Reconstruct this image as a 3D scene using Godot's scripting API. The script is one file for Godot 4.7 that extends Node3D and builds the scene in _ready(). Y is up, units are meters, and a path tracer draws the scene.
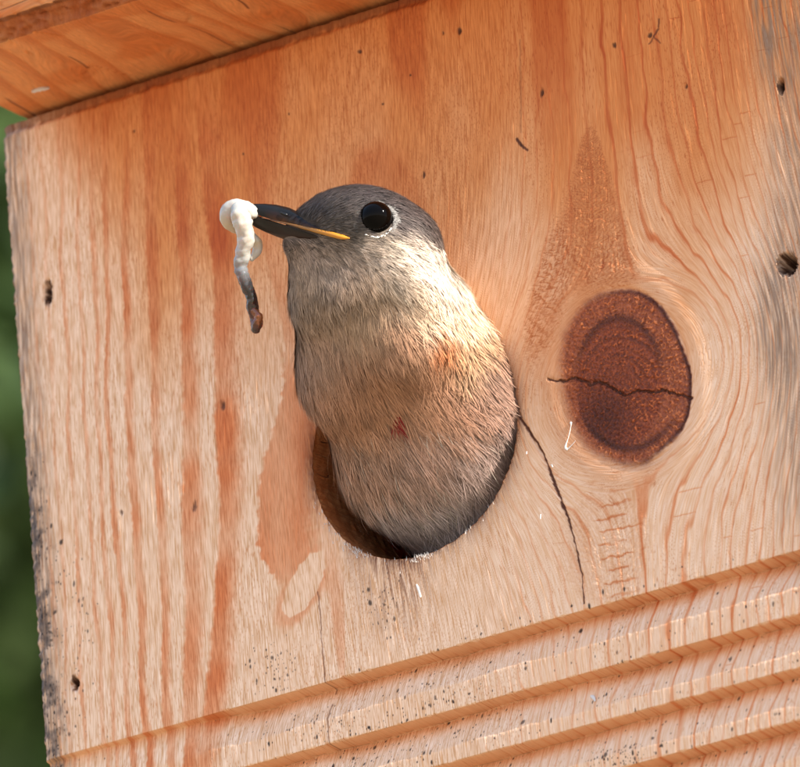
extends Node3D
# A small songbird leans out of the round hole of a weathered cedar nest box with a larva in its beak.
# Box frame: millimetres, origin at the hole's centre on the front face, x along the face, y up, z out of the face.

const MM := 0.001
const HOLE := Vector3(0.0, 1.5, 0.0)       # where the hole's centre stands in the world, metres
const HOLE_R := 19.0
const S := 0.155                            # millimetres per unit of the measuring grid at the hole
const DIST := 1500.0
const X0 := -76.0
const X1 := 78.0
const Y0 := -82.0
const Y1 := 75.0
const PPM := 10.0
const ROOF_Y := 74.0

var R := Vector3.RIGHT
var U := Vector3.UP
var C := Vector3.BACK
var cam := Vector3.ZERO
var frame := Basis()
var sun_dir := Vector3.UP
# measuring grid of the face: grid = (gx . (x,y,1)) / (gd . (x,y,1))
var gx := Vector3.ZERO
var gy := Vector3.ZERO
var gd := Vector3.ZERO

var n_low := FastNoiseLite.new()
var n_mid := FastNoiseLite.new()
var n_fine := FastNoiseLite.new()
var n_ridge := FastNoiseLite.new()
var n_one := FastNoiseLite.new()
var rng := RandomNumberGenerator.new()

var rows_c: Array = []
var rows_h: Array = []
var TW := 0
var TH := 0
var M := {}

# ------------------------------------------------------------------ helpers
func noise(seed_: int, octaves: int, kind := FastNoiseLite.TYPE_SIMPLEX_SMOOTH) -> FastNoiseLite:
	var n := FastNoiseLite.new()
	n.seed = seed_
	n.noise_type = kind
	n.frequency = 1.0
	n.fractal_type = FastNoiseLite.FRACTAL_FBM if octaves > 1 else FastNoiseLite.FRACTAL_NONE
	n.fractal_octaves = octaves
	return n

func hash2(a: int, b: int) -> float:
	var h: int = (a * 374761393 + b * 668265263 + 1442695041) & 0x7fffffff
	h = ((h ^ (h >> 13)) * 1274126177) & 0x7fffffff
	h = h ^ (h >> 16)
	return float(h & 0xffff) / 65535.0

func tag(o: Node, label := "", category := "", group := "", kind := "") -> Node:
	if label != "":
		o.set_meta("label", label)
	if category != "":
		o.set_meta("category", category)
	if group != "":
		o.set_meta("group", group)
	if kind != "":
		o.set_meta("kind", kind)
	return o

func thing(called: String, at: Vector3, label: String, category: String, group := "") -> Node3D:
	var o := Node3D.new()
	o.name = called
	o.position = at
	add_child(o, true)
	tag(o, label, category, group)
	return o

func part(called: String, mesh: Mesh, mat: Material, parent: Node, stuff := false) -> MeshInstance3D:
	var o := MeshInstance3D.new()
	o.name = called
	o.mesh = mesh
	if mat:
		o.material_override = mat
	o.cast_shadow = GeometryInstance3D.SHADOW_CASTING_SETTING_ON
	parent.add_child(o, true)
	if stuff:
		o.set_meta("kind", "stuff")
	return o

func arrays(v: PackedVector3Array, n: PackedVector3Array, idx: PackedInt32Array, uv := PackedVector2Array(), col := PackedColorArray()) -> ArrayMesh:
	var a := []
	a.resize(Mesh.ARRAY_MAX)
	a[Mesh.ARRAY_VERTEX] = v
	if n.size():
		a[Mesh.ARRAY_NORMAL] = n
	if uv.size():
		a[Mesh.ARRAY_TEX_UV] = uv
	if col.size():
		a[Mesh.ARRAY_COLOR] = col
	a[Mesh.ARRAY_INDEX] = idx
	var m := ArrayMesh.new()
	m.add_surface_from_arrays(Mesh.PRIMITIVE_TRIANGLES, a)
	return m

func smooth_normals(v: PackedVector3Array, idx: PackedInt32Array) -> PackedVector3Array:
	var n := PackedVector3Array()
	n.resize(v.size())
	for k in range(0, idx.size(), 3):
		var a := idx[k]
		var b := idx[k + 1]
		var c := idx[k + 2]
		var f := (v[c] - v[a]).cross(v[b] - v[a])
		n[a] += f
		n[b] += f
		n[c] += f
	for i in n.size():
		n[i] = n[i].normalized()
	return n

func lin(r: float, g: float, b: float) -> Color:   # an sRGB triple as a linear vertex colour
	return Color(r, g, b).srgb_to_linear()

func mat(c: Color, rough: float, spec := 0.5) -> StandardMaterial3D:
	var m := StandardMaterial3D.new()
	m.albedo_color = c
	m.roughness = rough
	m.metallic_specular = spec
	return m

func vmat(rough: float, spec := 0.5) -> StandardMaterial3D:
	var m := mat(Color.WHITE, rough, spec)
	m.vertex_color_use_as_albedo = true
	return m

# a point in the bird's frame: sideways, up, towards the viewer's side, millimetres from the hole; given on the measuring grid
func q(px: float, py: float, z: float) -> Vector3:
	var k := (DIST - z) / DIST
	return Vector3((13.0 + (px - 413.0)) * S * k - 13.0 * S, (-56.5 + (440.0 - py)) * S * k + 56.5 * S, z)

func w(p: Vector3) -> Vector3:              # bird frame (mm) -> metres from the hole, box axes
	return frame * p

func face_grid(x: float, y: float) -> Vector2:
	var d := gd.x * x + gd.y * y + gd.z
	return Vector2((gx.x * x + gx.y * y + gx.z) / d, (gy.x * x + gy.y * y + gy.z) / d)

func face_at(px: float, py: float) -> Vector2:   # grid -> box millimetres on the face
	var d := R * ((px - 400.0) * S) + U * ((383.5 - py) * S) - C * DIST
	var t := -cam.z / d.z
	return Vector2(cam.x + d.x * t, cam.y + d.y * t)

func under(px: float, py: float) -> Vector3:   # grid -> underside of the roof board
	var d := R * ((px - 400.0) * S) + U * ((383.5 - py) * S) - C * DIST
	return cam + d * ((ROOF_Y + 0.55 - cam.y) / d.y)

func seg_dist(p: Vector2, a: Vector2, b: Vector2) -> float:
	var ab := b - a
	var t := clampf((p - a).dot(ab) / ab.length_squared(), 0.0, 1.0)
	return p.distance_to(a + ab * t)

# ------------------------------------------------------------------ wood
# left-hand growth bands: grid x at y = 200, 400, 600, width, strength
const BANDS := [[60.0, 68.0, 78.0, 2.5, 0.5], [77.0, 84.0, 95.0, 2.5, 0.5], [92.0, 98.0, 107.0, 3.0, 0.55], [104.0, 109.0, 120.0, 3.5, 0.65], [124.0, 128.0, 137.0, 5.0, 0.8], [149.0, 155.0, 162.0, 6.0, 0.75], [182.0, 188.0, 190.0, 11.0, 0.9], [213.0, 226.0, 221.0, 15.0, 1.0], [43.0, 53.0, 63.0, 2.2, 0.4], [28.0, 40.0, 52.0, 2.0, 0.35], [262.0, 300.0, 335.0, 10.0, 0.35]]
const CRACK := [Vector2(513, 400), Vector2(519, 415), Vector2(534, 440), Vector2(543, 455), Vector2(553, 478), Vector2(561, 498), Vector2(568, 520), Vector2(574, 545), Vector2(578, 562), Vector2(581, 575), Vector2(582, 603)]
# short dark nicks and fine splits: grid from, to, half width, darkness
const NICKS := [[517.0, 139.0, 521.0, 145.0, 1.3, 0.9], [521.0, 145.0, 527.0, 150.0, 1.0, 0.85], [659.0, 19.0, 658.0, 27.0, 0.5, 0.6], [658.0, 29.0, 654.0, 36.0, 0.6, 0.6], [654.0, 37.0, 649.0, 44.0, 0.5, 0.55], [655.0, 38.0, 660.0, 43.0, 0.4, 0.5], [318.0, 592.0, 326.0, 690.0, 0.3, 0.5], [327.0, 702.0, 329.0, 745.0, 0.3, 0.45], [520.0, 40.0, 521.0, 132.0, 0.7, 0.22]]
const KNOT_CRACK := [Vector2(549, 379), Vector2(562, 381), Vector2(578, 378), Vector2(590, 384), Vector2(597, 381), Vector2(610, 387), Vector2(625, 395), Vector2(637, 391), Vector2(650, 392), Vector2(662, 390), Vector2(676, 394), Vector2(692, 398)]
# small pits: grid x, y, half width, half height, depth mm
const PITS := [[48.0, 292.0, 4.0, 14.0, 2.2], [75.0, 683.0, 4.5, 8.0, 2.2], [781.0, 86.0, 3.5, 9.0, 2.0], [787.0, 264.0, 10.0, 12.0, 4.5], [686.0, 86.0, 1.8, 3.5, 0.8], [650.0, 35.0, 2.6, 3.2, 0.6], [614.0, 45.0, 2.4, 3.0, 0.6], [542.0, 92.0, 2.0, 5.0, 0.8], [460.0, 31.0, 2.2, 4.0, 0.6], [443.0, 33.0, 1.6, 2.6, 0.4], [424.0, 175.0, 1.3, 4.0, 0.5], [289.0, 114.0, 1.3, 2.6, 0.4], [360.0, 52.0, 2.0, 2.2, 0.4], [410.0, 75.0, 1.4, 1.6, 0.4], [243.0, 154.0, 1.4, 1.8, 0.3], [134.0, 131.0, 1.6, 2.6, 0.4], [122.0, 513.0, 2.0, 3.5, 0.4], [194.0, 506.0, 3.0, 6.0, 0.6], [223.0, 405.0, 3.0, 5.0, 0.6], [383.0, 104.0, 1.5, 1.8, 0.3]]
const GROOVES := [-35.3, -45.3, -53.6, -61.7, -70.0]

func poly_dist(pts: Array, p: Vector2) -> Vector2:    # distance, share along
	var best := 1e9
	var share := 0.0
	for k in pts.size() - 1:
		var d := seg_dist(p, pts[k], pts[k + 1])
		if d < best:
			best = d
			share = float(k) / (pts.size() - 1)
	return Vector2(best, share)

func flow(x: float, y: float) -> float:     # grain lines part round the knot
	var u := x - 38.9
	var v := (y + 0.3) / 0.9
	var r2 := u * u + v * v
	if r2 < 289.0:
		return u * 0.001
	return u * (1.0 - 289.0 / r2)

# relief of the face in millimetres (large forms; fibre relief is in the height texture)
func relief(x: float, y: float) -> float:
	var z := 0.0
	var g := face_grid(x, y)
	var nl := n_low.get_noise_2d(x * 0.03, y * 0.02)
	z += nl * 0.07
	var rag := n_mid.get_noise_2d(x * 0.9, y * 0.12)
	# saw-cut grooves: a sharp lip above, a floor that runs out to the face below
	for k in GROOVES.size():
		var top: float = GROOVES[k] + 0.16 * n_mid.get_noise_2d(x * 0.22, 7.0 * k) + 0.08 * rag
		var d := top - y
		if d > -0.2 and d < 7.0:
			var deep := 3.4 + 0.9 * n_low.get_noise_2d(x * 0.05, 3.0 + k * 2.0)
			if k == 0:
				deep *= 0.28 + 0.72 * smoothstep(-46.0, -30.0, x)
			elif k == 1:
				deep *= smoothstep(-66.0, -26.0, x) * 0.8 + 0.2
			var wide := 5.6 + 0.5 * n_low.get_noise_2d(x * 0.05, 9.0 * k) + 0.25 * rag
			if d < 0.15:
				z -= deep * smoothstep(-0.12, 0.15, d)
			else:
				z -= deep * pow(maxf(0.0, 1.0 - (d - 0.15) / wide), 1.12)
	# ring lines stand a little apart: late wood proud, early wood worn
	var f := flow(x, y)
	var fr := n_fine.get_noise_2d(f * 1.3, y * 0.06)
	z += fr * 0.045
	# knot
	var K := Vector2((g.x - 624.0 - (g.y - 378.0) * 0.05) / 66.0, (g.y - 378.0) / 90.0)
	var kr := K.length()
	if kr < 2.2:
		var rough := n_ridge.get_noise_2d(x * 0.9, y * 0.9)
		var inside := 1.0 - smoothstep(0.93, 1.02, kr)
		z += inside * (0.16 * n_mid.get_noise_2d(x * 1.6, y * 1.6) + 0.12 * rough - 0.10)
		z -= 0.35 * exp(-pow((kr - 1.0) / 0.03, 2.0)) * clampf(0.6 + K.x, 0.1, 1.0)
		z += 0.12 * exp(-pow((kr - 1.16) / 0.14, 2.0))
	# torn grain above and left of the knot, checks below it
	var cone := torn(g) if g.x > 515.0 and g.x < 672.0 and g.y > 110.0 and g.y < 640.0 else 0.0
	if cone > 0.02:
		z += cone * 0.05 * n_fine.get_noise_2d(x * 0.22 + n_low.get_noise_2d(x * 0.15, y * 0.15) * 2.0, y * 0.9 + x * 0.25)
	# crack and pits
	if g.x > 500.0 and g.x < 600.0 and g.y > 390.0 and g.y < 615.0:
		var c := poly_dist(CRACK, g + Vector2(n_mid.get_noise_2d(0.0, y * 1.2) * 1.2, 0.0))
		var half := 1.7 - 0.9 * c.y
		if c.x < half + 1.2:
			z -= 0.3 * (1.0 - smoothstep(0.0, half + 1.2, c.x)) * (1.0 - 0.5 * c.y)
	if g.x > 540.0 and g.x < 700.0 and g.y > 365.0 and g.y < 410.0:
		var c := poly_dist(KNOT_CRACK, g + Vector2(0.0, n_mid.get_noise_2d(x * 1.5, 4.0) * 1.5))
		if c.x < 2.6:
			z -= 0.2 * (1.0 - smoothstep(0.0, 2.6, c.x))
	for p in PITS:
		if absf(g.x - p[0]) > 20.0 or absf(g.y - p[1]) > 26.0:
			continue
		var e := Vector2((g.x - p[0]) / p[2], (g.y - p[1]) / p[3])
		var l := e.length()
		if l < 1.6:
			l += 0.25 * n_mid.get_noise_2d(x * 1.4, y * 1.4)
			z -= p[4] * (1.0 if p[4] > 1.0 else 0.45) * (1.0 - smoothstep(0.25, 1.1, l))
	# worn rim of the hole
	var hr := sqrt(x * x + y * y)
	if hr < 21.5:
		var e := (hr - HOLE_R) / 1.0
		z -= 0.45 * exp(-maxf(e, 0.0) * 1.6) * (1.0 + 0.8 * n_mid.get_noise_2d(x * 0.7, y * 0.7))
	# rounded left edge, ragged top edge
	var xe := x + 74.3 - (73.8 - y) * 0.0172
	if xe < 2.0:
		z -= 0.9 * pow(1.0 - clampf(xe / 2.0, 0.0, 1.0), 2.0) * (1.0 + 0.6 * n_mid.get_noise_2d(3.0, y * 0.5))
	var yt := 73.6 - y
	if yt < 2.6:
		z -= (0.7 + 0.3 * n_mid.get_noise_2d(x * 0.5, 1.0)) * (1.0 - smoothstep(1.1, 2.3, yt + 0.25 * n_mid.get_noise_2d(x * 0.35, 8.0)))
	return z

func torn(g: Vector2) -> float:
	var t := (g.y - 118.0) / 175.0           # cone above the knot
	var a := 0.0
	if t > 0.0 and t < 1.1:
		var mid := 590.0 + 4.0 * t
		var half := 2.0 + 50.0 * pow(t, 0.9)
		a = (1.0 - smoothstep(0.3, 1.25, absf(g.x - mid) / half)) * (1.0 - smoothstep(0.75, 1.1, t)) * smoothstep(-0.02, 0.16, t)
	var b := Vector2((g.x - 548.0 - (g.y - 300.0) * -0.25) / 22.0, (g.y - 285.0) / 90.0).length()
	a = maxf(a, 0.8 * (1.0 - smoothstep(0.3, 1.2, b)))
	var d := Vector2((g.x - 606.0) / 52.0, (g.y - 545.0) / 72.0).length()
	return maxf(a, 0.7 * (1.0 - smoothstep(0.5, 1.1, d)))

func wood_row(j: int) -> void:
	var cb := PackedByteArray()
	cb.resize(TW * 3)
	var hb := PackedByteArray()
	hb.resize(TW)
	var ym := Y1 - (j + 0.5) / PPM
	# slow noises are taken every eighth texel
	var coarse := TW / 8 + 2
	var s_nl := PackedFloat32Array()
	var s_nb := PackedFloat32Array()
	var s_bl := PackedFloat32Array()
	var s_de := PackedFloat32Array()
	for i in coarse:
		var xc0 := X0 + i * 8.0 / PPM
		s_nl.append(n_low.get_noise_2d(xc0 * 0.045, ym * 0.018))
		s_nb.append(n_low.get_noise_2d(xc0 * 0.09 + 40.0, ym * 0.03))
		s_bl.append(n_low.get_noise_2d(xc0 * 0.055 + 11.0, ym * 0.014 + 3.0))
		s_de.append(n_low.get_noise_2d(xc0 * 0.25 + 5.0, ym * 0.25))
	# the late-wood bands and pits this row meets
	var b_x := PackedFloat32Array()
	var b_w := PackedFloat32Array()
	var b_s := PackedFloat32Array()
	for k in BANDS.size():
		var e: Array = BANDS[k]
		b_x.append(0.0)
		b_w.append(e[3])
		b_s.append(e[4] * (0.75 + 0.6 * n_low.get_noise_2d(k * 5.0, ym * 0.06)))
	var pits: Array = []
	for p in PITS:
		if absf(face_at(p[0], p[1]).y - ym) < p[3] * 0.5:
			pits.append(p)
	var nicks: Array = []
	for e in NICKS:
		var y_a := face_at(e[0], e[1]).y
		var y_b := face_at(e[2], e[3]).y
		if ym < maxf(y_a, y_b) + 1.5 and ym > minf(y_a, y_b) - 1.5:
			nicks.append(e)
	var b_y := -1000.0
	for i in TW:
		var xm := X0 + (i + 0.5) / PPM
		var ci0 := i >> 3
		var cf := (i & 7) / 8.0
		var d0 := gd.x * xm + gd.y * ym + gd.z
		var X := (gx.x * xm + gx.y * ym + gx.z) / d0
		var Y := (gy.x * xm + gy.y * ym + gy.z) / d0
		var u := xm - 38.9
		var v := (ym + 0.3) / 0.9
		var r2 := u * u + v * v
		var psi := u * (1.0 - 289.0 / r2) if r2 > 289.0 else 0.0
		var nl := lerpf(s_nl[ci0], s_nl[ci0 + 1], cf)
		var nb := lerpf(s_nb[ci0], s_nb[ci0 + 1], cf)
		var jag := n_fine.get_noise_2d(xm * 0.5, ym * 0.55)
		var fx0 := psi
		var fy0 := ym
		if r2 < 400.0:                      # close to the knot the fibres curl round it
			fx0 = sqrt(r2) * 0.8
			fy0 = atan2(v, u) * 16.0
		var fib := n_fine.get_noise_2d(fx0 * 3.4, fy0 * 0.13)
		var fib2 := n_one.get_noise_2d(fx0 * 6.5, fy0 * 0.32)
		var split := 1.0 - smoothstep(0.0, 0.10, absf(n_one.get_noise_2d(fx0 * 2.6 + 80.0, fy0 * 0.055)))
		split *= smoothstep(-0.35, 0.25, nb + fib * 0.6)
		# how far the weather has bleached it: not under the eave
		var wth := smoothstep(80.0, 460.0, Y + 250.0 * exp(-pow((X - 10.0) / 85.0, 2.0)) + nl * 130.0 + smoothstep(620.0, 780.0, X) * 100.0)
		wth = clampf(wth + nb * 0.12, 0.0, 1.0)
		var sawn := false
		if ym < -34.0:                      # shade of groove lips and ramps painted in as orange, less bleached sawn wood
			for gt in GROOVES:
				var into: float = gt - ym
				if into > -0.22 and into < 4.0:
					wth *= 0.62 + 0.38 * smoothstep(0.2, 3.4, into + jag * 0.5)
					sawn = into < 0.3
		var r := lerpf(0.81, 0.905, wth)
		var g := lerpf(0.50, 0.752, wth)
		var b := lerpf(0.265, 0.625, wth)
		var wq := smoothstep(455.0, 560.0, X)
		var h := 0.5 + (fib * 0.13 + fib2 * 0.06) * (1.0 - 0.5 * wq)
		# late wood of the left boards
		var lw := 0.0
		if X < 345.0:
			if absf(Y - b_y) > 3.0:
				b_y = Y
				var t := (Y - 400.0) / 200.0
				for k in BANDS.size():
					var e: Array = BANDS[k]
					b_x[k] = e[1] + t * (e[2] - e[0]) * 0.5 + t * t * (e[0] + e[2] - 2.0 * e[1]) * 0.5
			for k in b_x.size():
				var wk := b_w[k]
				var dx := (X - b_x[k] + jag * (0.8 + wk * 0.08) + fib * 1.0 + nb * 5.0) / wk
				if dx > -0.7 and dx < 1.7:
					lw = maxf(lw, smoothstep(-0.70, -0.30, dx) * (1.0 - smoothstep(0.15, 1.6, dx)) * b_s[k])
			lw *= 0.35 + 0.65 * smoothstep(90.0, 260.0, Y)
			# the broad tongue of late wood left of the hole
			var xl := 283.0 - 25.0 * smoothstep(380.0, 500.0, Y) + 26.0 * smoothstep(545.0, 600.0, Y) + jag * 2.5 + fib * 2.0 + n_fine.get_noise_2d(2.0, ym * 0.5) * 3.0
			var tongue := smoothstep(-2.2, 2.2, X - xl) * (1.0 - smoothstep(8.0, 34.0, X - xl - 34.0 + 14.0 * nb)) * smoothstep(330.0, 400.0, Y) * (1.0 - smoothstep(570.0, 604.0, Y + jag * 8.0))
			var ex := (X - 304.0) + (Y - 585.0) * 0.45
			var el := sqrt(pow(ex / 17.0, 2.0) + pow((Y - 583.0) / 36.0, 2.0)) + jag * 0.10
			tongue *= smoothstep(0.85, 0.97, el)
			tongue = maxf(tongue, 0.75 * smoothstep(0.93, 1.0, el) * (1.0 - smoothstep(1.05, 1.45, el)) * smoothstep(575.0, 600.0, Y + absf(ex)))
			lw = maxf(lw, tongue * clampf(0.72 + 0.35 * nb + 0.25 * fib, 0.35, 0.95))
		# thin ring lines that flow round the knot
		var wr := smoothstep(455.0, 560.0, X + nb * 20.0)
		if wr > 0.0 and r2 > 289.0:
			var pw := psi + nl * 0.9 + jag * 0.05 + n_low.get_noise_2d(xm * 0.2, ym * 0.07) * 0.7
			var ph := 5.8 * log(1.55 * exp(absf(pw) / 9.0) + 2.2)
			if pw < 0.0:
				ph = -ph + 15.34
			var ring := int(floor(ph))
			var fr := ph - ring
			var near := smoothstep(289.0, 420.0, r2)
			var thin := 0.055 + 0.035 * hash2(ring, 3)
			var line := exp(-pow((fr - 0.9) / thin, 2.0))
			var soft := 0.12 * smoothstep(0.25, 0.88, fr) * (1.0 - smoothstep(0.9, 0.98, fr))
			var amp := (0.65 + 0.45 * hash2(ring, 8)) * (0.7 + 0.5 * n_low.get_noise_2d(ring * 3.7, ym * 0.05))
			if psi < 0.0:
				amp *= 0.55
			lw = maxf(lw, wr * amp * clampf(line + soft, 0.0, 1.0) * (0.5 + 0.5 * near))
			h -= wr * near * 0.14 * line * amp
			# short cross checks between the lines
			if X > 600.0:
				var cell := int(floor(ym / 3.2 + hash2(ring, 5) * 7.0))
				var cy := ym / 3.2 + hash2(ring, 5) * 7.0 - cell - 0.2 - 0.6 * hash2(ring, cell)
				if hash2(cell, ring + 77) < 0.08:
					var chk := exp(-pow((cy + jag * 0.02 + fr * 0.05) / 0.030, 2.0)) * near * smoothstep(600.0, 680.0, X)
					lw = maxf(lw, 0.55 * chk)
					h -= 0.22 * chk
		# resin-dark blotches of the sheltered wood
		var blot := 0.0 if Y > 330.0 else smoothstep(-0.08, 0.26, lerpf(s_bl[ci0], s_bl[ci0 + 1], cf) + nb * 0.15) * (1.0 - smoothstep(120.0, 330.0, Y + absf(X - 330.0) * 0.5))
		r = lerpf(r, 0.72, blot * 0.7)
		g = lerpf(g, 0.36, blot * 0.7)
		b = lerpf(b, 0.15, blot * 0.7)
		lw = clampf(lw, 0.0, 1.0)
		r = lerpf(r, lerpf(0.69, 0.80, wth), lw)
		g = lerpf(g, lerpf(0.315, 0.45, wth), lw)
		b = lerpf(b, lerpf(0.125, 0.25, wth), lw)
		h += lw * 0.06 * (1.0 - wr)
		# torn, darker grain about the knot
		var tr := torn(Vector2(X, Y)) if X > 515.0 and X < 672.0 and Y > 110.0 and Y < 640.0 else 0.0
		if tr > 0.01:
			var wx := nl * 2.0 + nb * 1.5
			var rg := n_fine.get_noise_2d(xm * 0.22 + wx, ym * 1.1 + xm * 0.32 * signf(X - 590.0) + wx)
			var rh := n_fine.get_noise_2d(xm * 0.8 + 30.0, ym * 2.4 + xm * 0.4)
			var side := absf(X - 588.0 - (Y - 118.0) * 0.03)
			var nest := (ym - 1.9 * side * S + rg * 1.3 + rh * 0.5 + nl * 1.5) / (1.15 + 0.5 * smoothstep(140.0, 260.0, Y))
			if X < 560.0 and Y > 230.0:
				nest = (xm * 0.75 + ym * 0.65 + rg * 0.9 + rh * 0.4) / 1.2
			var nf := nest - floorf(nest)
			var curl := smoothstep(0.35, 0.85, nf) * (1.0 - smoothstep(0.88, 1.0, nf)) * (0.5 + 0.5 * hash2(int(floorf(nest)), 6))
			var k2 := (0.34 + 0.75 * curl + 0.25 * rg) * smoothstep(0.10, 0.50, tr + rh * 0.22 + fib * 0.25)
			if Y > 460.0:
				k2 *= 0.3
			r = lerpf(r, 0.63, k2 * 0.74)
			g = lerpf(g, 0.325, k2 * 0.74)
			b = lerpf(b, 0.15, k2 * 0.74)
			h += tr * (rg * 0.08 + rh * 0.08 - curl * 0.28)
			if Y > 460.0:
				var rungs := exp(-pow((fposmod((ym + xm * 0.05 + jag * 0.35) / 2.1, 1.0) - 0.5) / 0.085, 2.0)) * smoothstep(-0.15, 0.2, nb + n_mid.get_noise_2d(xm * 0.12, ym * 0.5)) * tr
				r = lerpf(r, 0.72, rungs)
				g = lerpf(g, 0.37, rungs)
				b = lerpf(b, 0.17, rungs)
				h -= rungs * 0.35
		# the knot
		var kx := (X - 624.0 - (Y - 378.0) * 0.05) / 66.0
		var ky := (Y - 378.0) / 90.0
		var kr := sqrt(kx * kx + ky * ky) * (1.0 + 0.05 * n_low.get_noise_2d(xm * 0.07, ym * 0.07 + 5.0))
		if kr < 1.6:
			var ang := atan2(ky, kx)
			var halo := (1.0 - smoothstep(1.0, 1.55, kr)) * (0.55 - 0.3 * kx)
			r = lerpf(r, 0.70, halo * 0.6)
			g = lerpf(g, 0.42, halo * 0.6)
			b = lerpf(b, 0.24, halo * 0.6)
			var soft_side := clampf(0.35 - kx * 0.45 + ky * 0.15, 0.0, 1.0)
			var ink := 1.0 - smoothstep(0.975 - 0.18 * soft_side, 1.015 + 0.06 * soft_side, kr + jag * 0.02)
			if ink > 0.0:
				var gr := n_mid.get_noise_2d(xm * 1.5, ym * 1.5)
				var rad := n_fine.get_noise_2d(ang * 11.0, kr * 2.2)
				var rr := 0.62 + gr * 0.12 + rad * 0.10
				var gg := 0.325 + gr * 0.10 + rad * 0.07
				var bb := 0.195 + gr * 0.07 + rad * 0.05
				var fleck: float = smoothstep(0.10, 0.45, gr * 0.8 + rad * 0.4 + n_one.get_noise_2d(xm * 1.4, ym * 1.4) * 0.35 + kx * 0.12)
				fleck *= 0.2 + 0.8 * smoothstep(-0.15, 0.3, n_low.get_noise_2d(xm * 0.22 + 8.0, ym * 0.22) + kx * 0.25)
				rr += fleck * 0.20
				gg += fleck * 0.13
				bb += fleck * 0.07
				# the core's rings, set off upwards
				var cr := sqrt(pow((X - 619.0) / 44.0, 2.0) + pow((Y - 384.0) / 66.0, 2.0)) + gr * 0.04
				var core := 1.0 - smoothstep(0.94, 1.03, cr)
				var cy2 := (Y - 400.0) / 90.0
				var up := 1.0 - smoothstep(-0.35, 0.15, cy2)
				rr = lerpf(rr, 0.55 + fleck * 0.22 + gr * 0.18, core)
				gg = lerpf(gg, 0.262 + fleck * 0.14 + gr * 0.11, core)
				bb = lerpf(bb, 0.150 + fleck * 0.07 + gr * 0.06, core)
				var rim := exp(-pow((kr - 0.975) / 0.035, 2.0)) * (0.45 + 0.55 * kx + 0.2 * absf(ky))
				rim = maxf(rim, 0.8 * exp(-pow((kr - 0.80 - 0.05 * kx) / 0.05, 2.0)) * smoothstep(0.2, 0.8, ky))
				rim = maxf(rim, 0.75 * exp(-pow((cr - 1.0) / 0.07, 2.0)) * (1.0 - smoothstep(-0.5, 0.1, ky)))
				var yr := kr * 11.0 + gr * 0.5 + nb * 0.8
				rim = maxf(rim, 0.42 * exp(-pow((yr - floorf(yr) - 0.5) / 0.13, 2.0)) * (1.0 - core) * (0.5 + 0.5 * hash2(int(floorf(yr)), 44)))
				var cr2 := sqrt(pow((X - 622.0) / 44.0, 2.0) + pow((Y - 396.0) / 68.0, 2.0)) * 7.0 + gr * 0.45 + nb * 0.7
				rim = maxf(rim, 0.6 * exp(-pow((cr2 - floorf(cr2) - 0.5) / 0.16, 2.0)) * core * (0.25 + 0.75 * up) * (0.4 + 0.6 * hash2(int(floorf(cr2)), 45)))
				rim = clampf(rim, 0.0, 1.0)
				rr = lerpf(rr, 0.31, rim)
				gg = lerpf(gg, 0.145, rim)
				bb = lerpf(bb, 0.10, rim)
				var dk := core * exp(-pow((X - 604.0) / 28.0, 2.0) - pow((Y - 418.0) / 32.0, 2.0))
				rr *= 1.0 - 0.38 * dk
				gg *= 1.0 - 0.45 * dk
				bb *= 1.0 - 0.45 * dk
				r = lerpf(r, rr, ink)
				g = lerpf(g, gg, ink)
				b = lerpf(b, bb, ink)
				h = lerpf(h, 0.45 + fleck * 0.2 + gr * 0.30 + rad * 0.16 + n_one.get_noise_2d(xm * 4.0, ym * 4.0) * 0.12, ink)
		# greyed by weather: right edge strip, by the nail hole, left edge
		var st := n_fine.get_noise_2d(psi * 1.5, ym * 0.1) if X > 690.0 or X < 90.0 or (Y > 545.0 and Y < 660.0) else 0.0
		var gy0 := 0.5 * smoothstep(752.0, 796.0, X) * (1.0 - smoothstep(430.0, 620.0, Y))
		if X > 690.0:
			gy0 += 0.75 * exp(-pow((X - 762.0 - Y * 0.12) / 13.0, 2.0)) * (1.0 - smoothstep(30.0, 130.0, Y))
			gy0 += 0.7 * exp(-pow((X - 774.0 + st * 6.0) / 18.0, 2.0)) * exp(-pow((Y - 320.0) / 75.0, 2.0))
		gy0 += 0.75 * (1.0 - smoothstep(0.0, 36.0, X - (Y - 125.0) * 0.07 - 2.0))
		gy0 = clampf(gy0 * (0.75 + st * 1.1), 0.0, 0.85)
		r = lerpf(r, 0.53, gy0)
		g = lerpf(g, 0.43, gy0)
		b = lerpf(b, 0.355, gy0)
		# water stains about and below the hole, the brown frayed top edge
		var hr := sqrt(xm * xm + ym * ym)
		var stain := 0.0
		if hr < 27.0:
			stain = exp(-maxf(hr - 19.0, 0.0) / 1.5) * 0.7 * smoothstep(-0.3, 0.3, nb + fib)
		if Y > 545.0 and Y < 660.0:
			stain += 0.45 * exp(-pow((X - 395.0) / 34.0, 2.0)) * smoothstep(545.0, 565.0, Y) * (1.0 - smoothstep(580.0, 660.0, Y)) * smoothstep(-0.1, 0.35, st + fib * 0.6)
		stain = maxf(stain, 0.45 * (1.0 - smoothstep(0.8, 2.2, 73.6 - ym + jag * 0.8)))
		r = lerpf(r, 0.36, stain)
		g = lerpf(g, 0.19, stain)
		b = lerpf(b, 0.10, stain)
		var xe := X - (Y - 125.0) * 0.07
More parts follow.
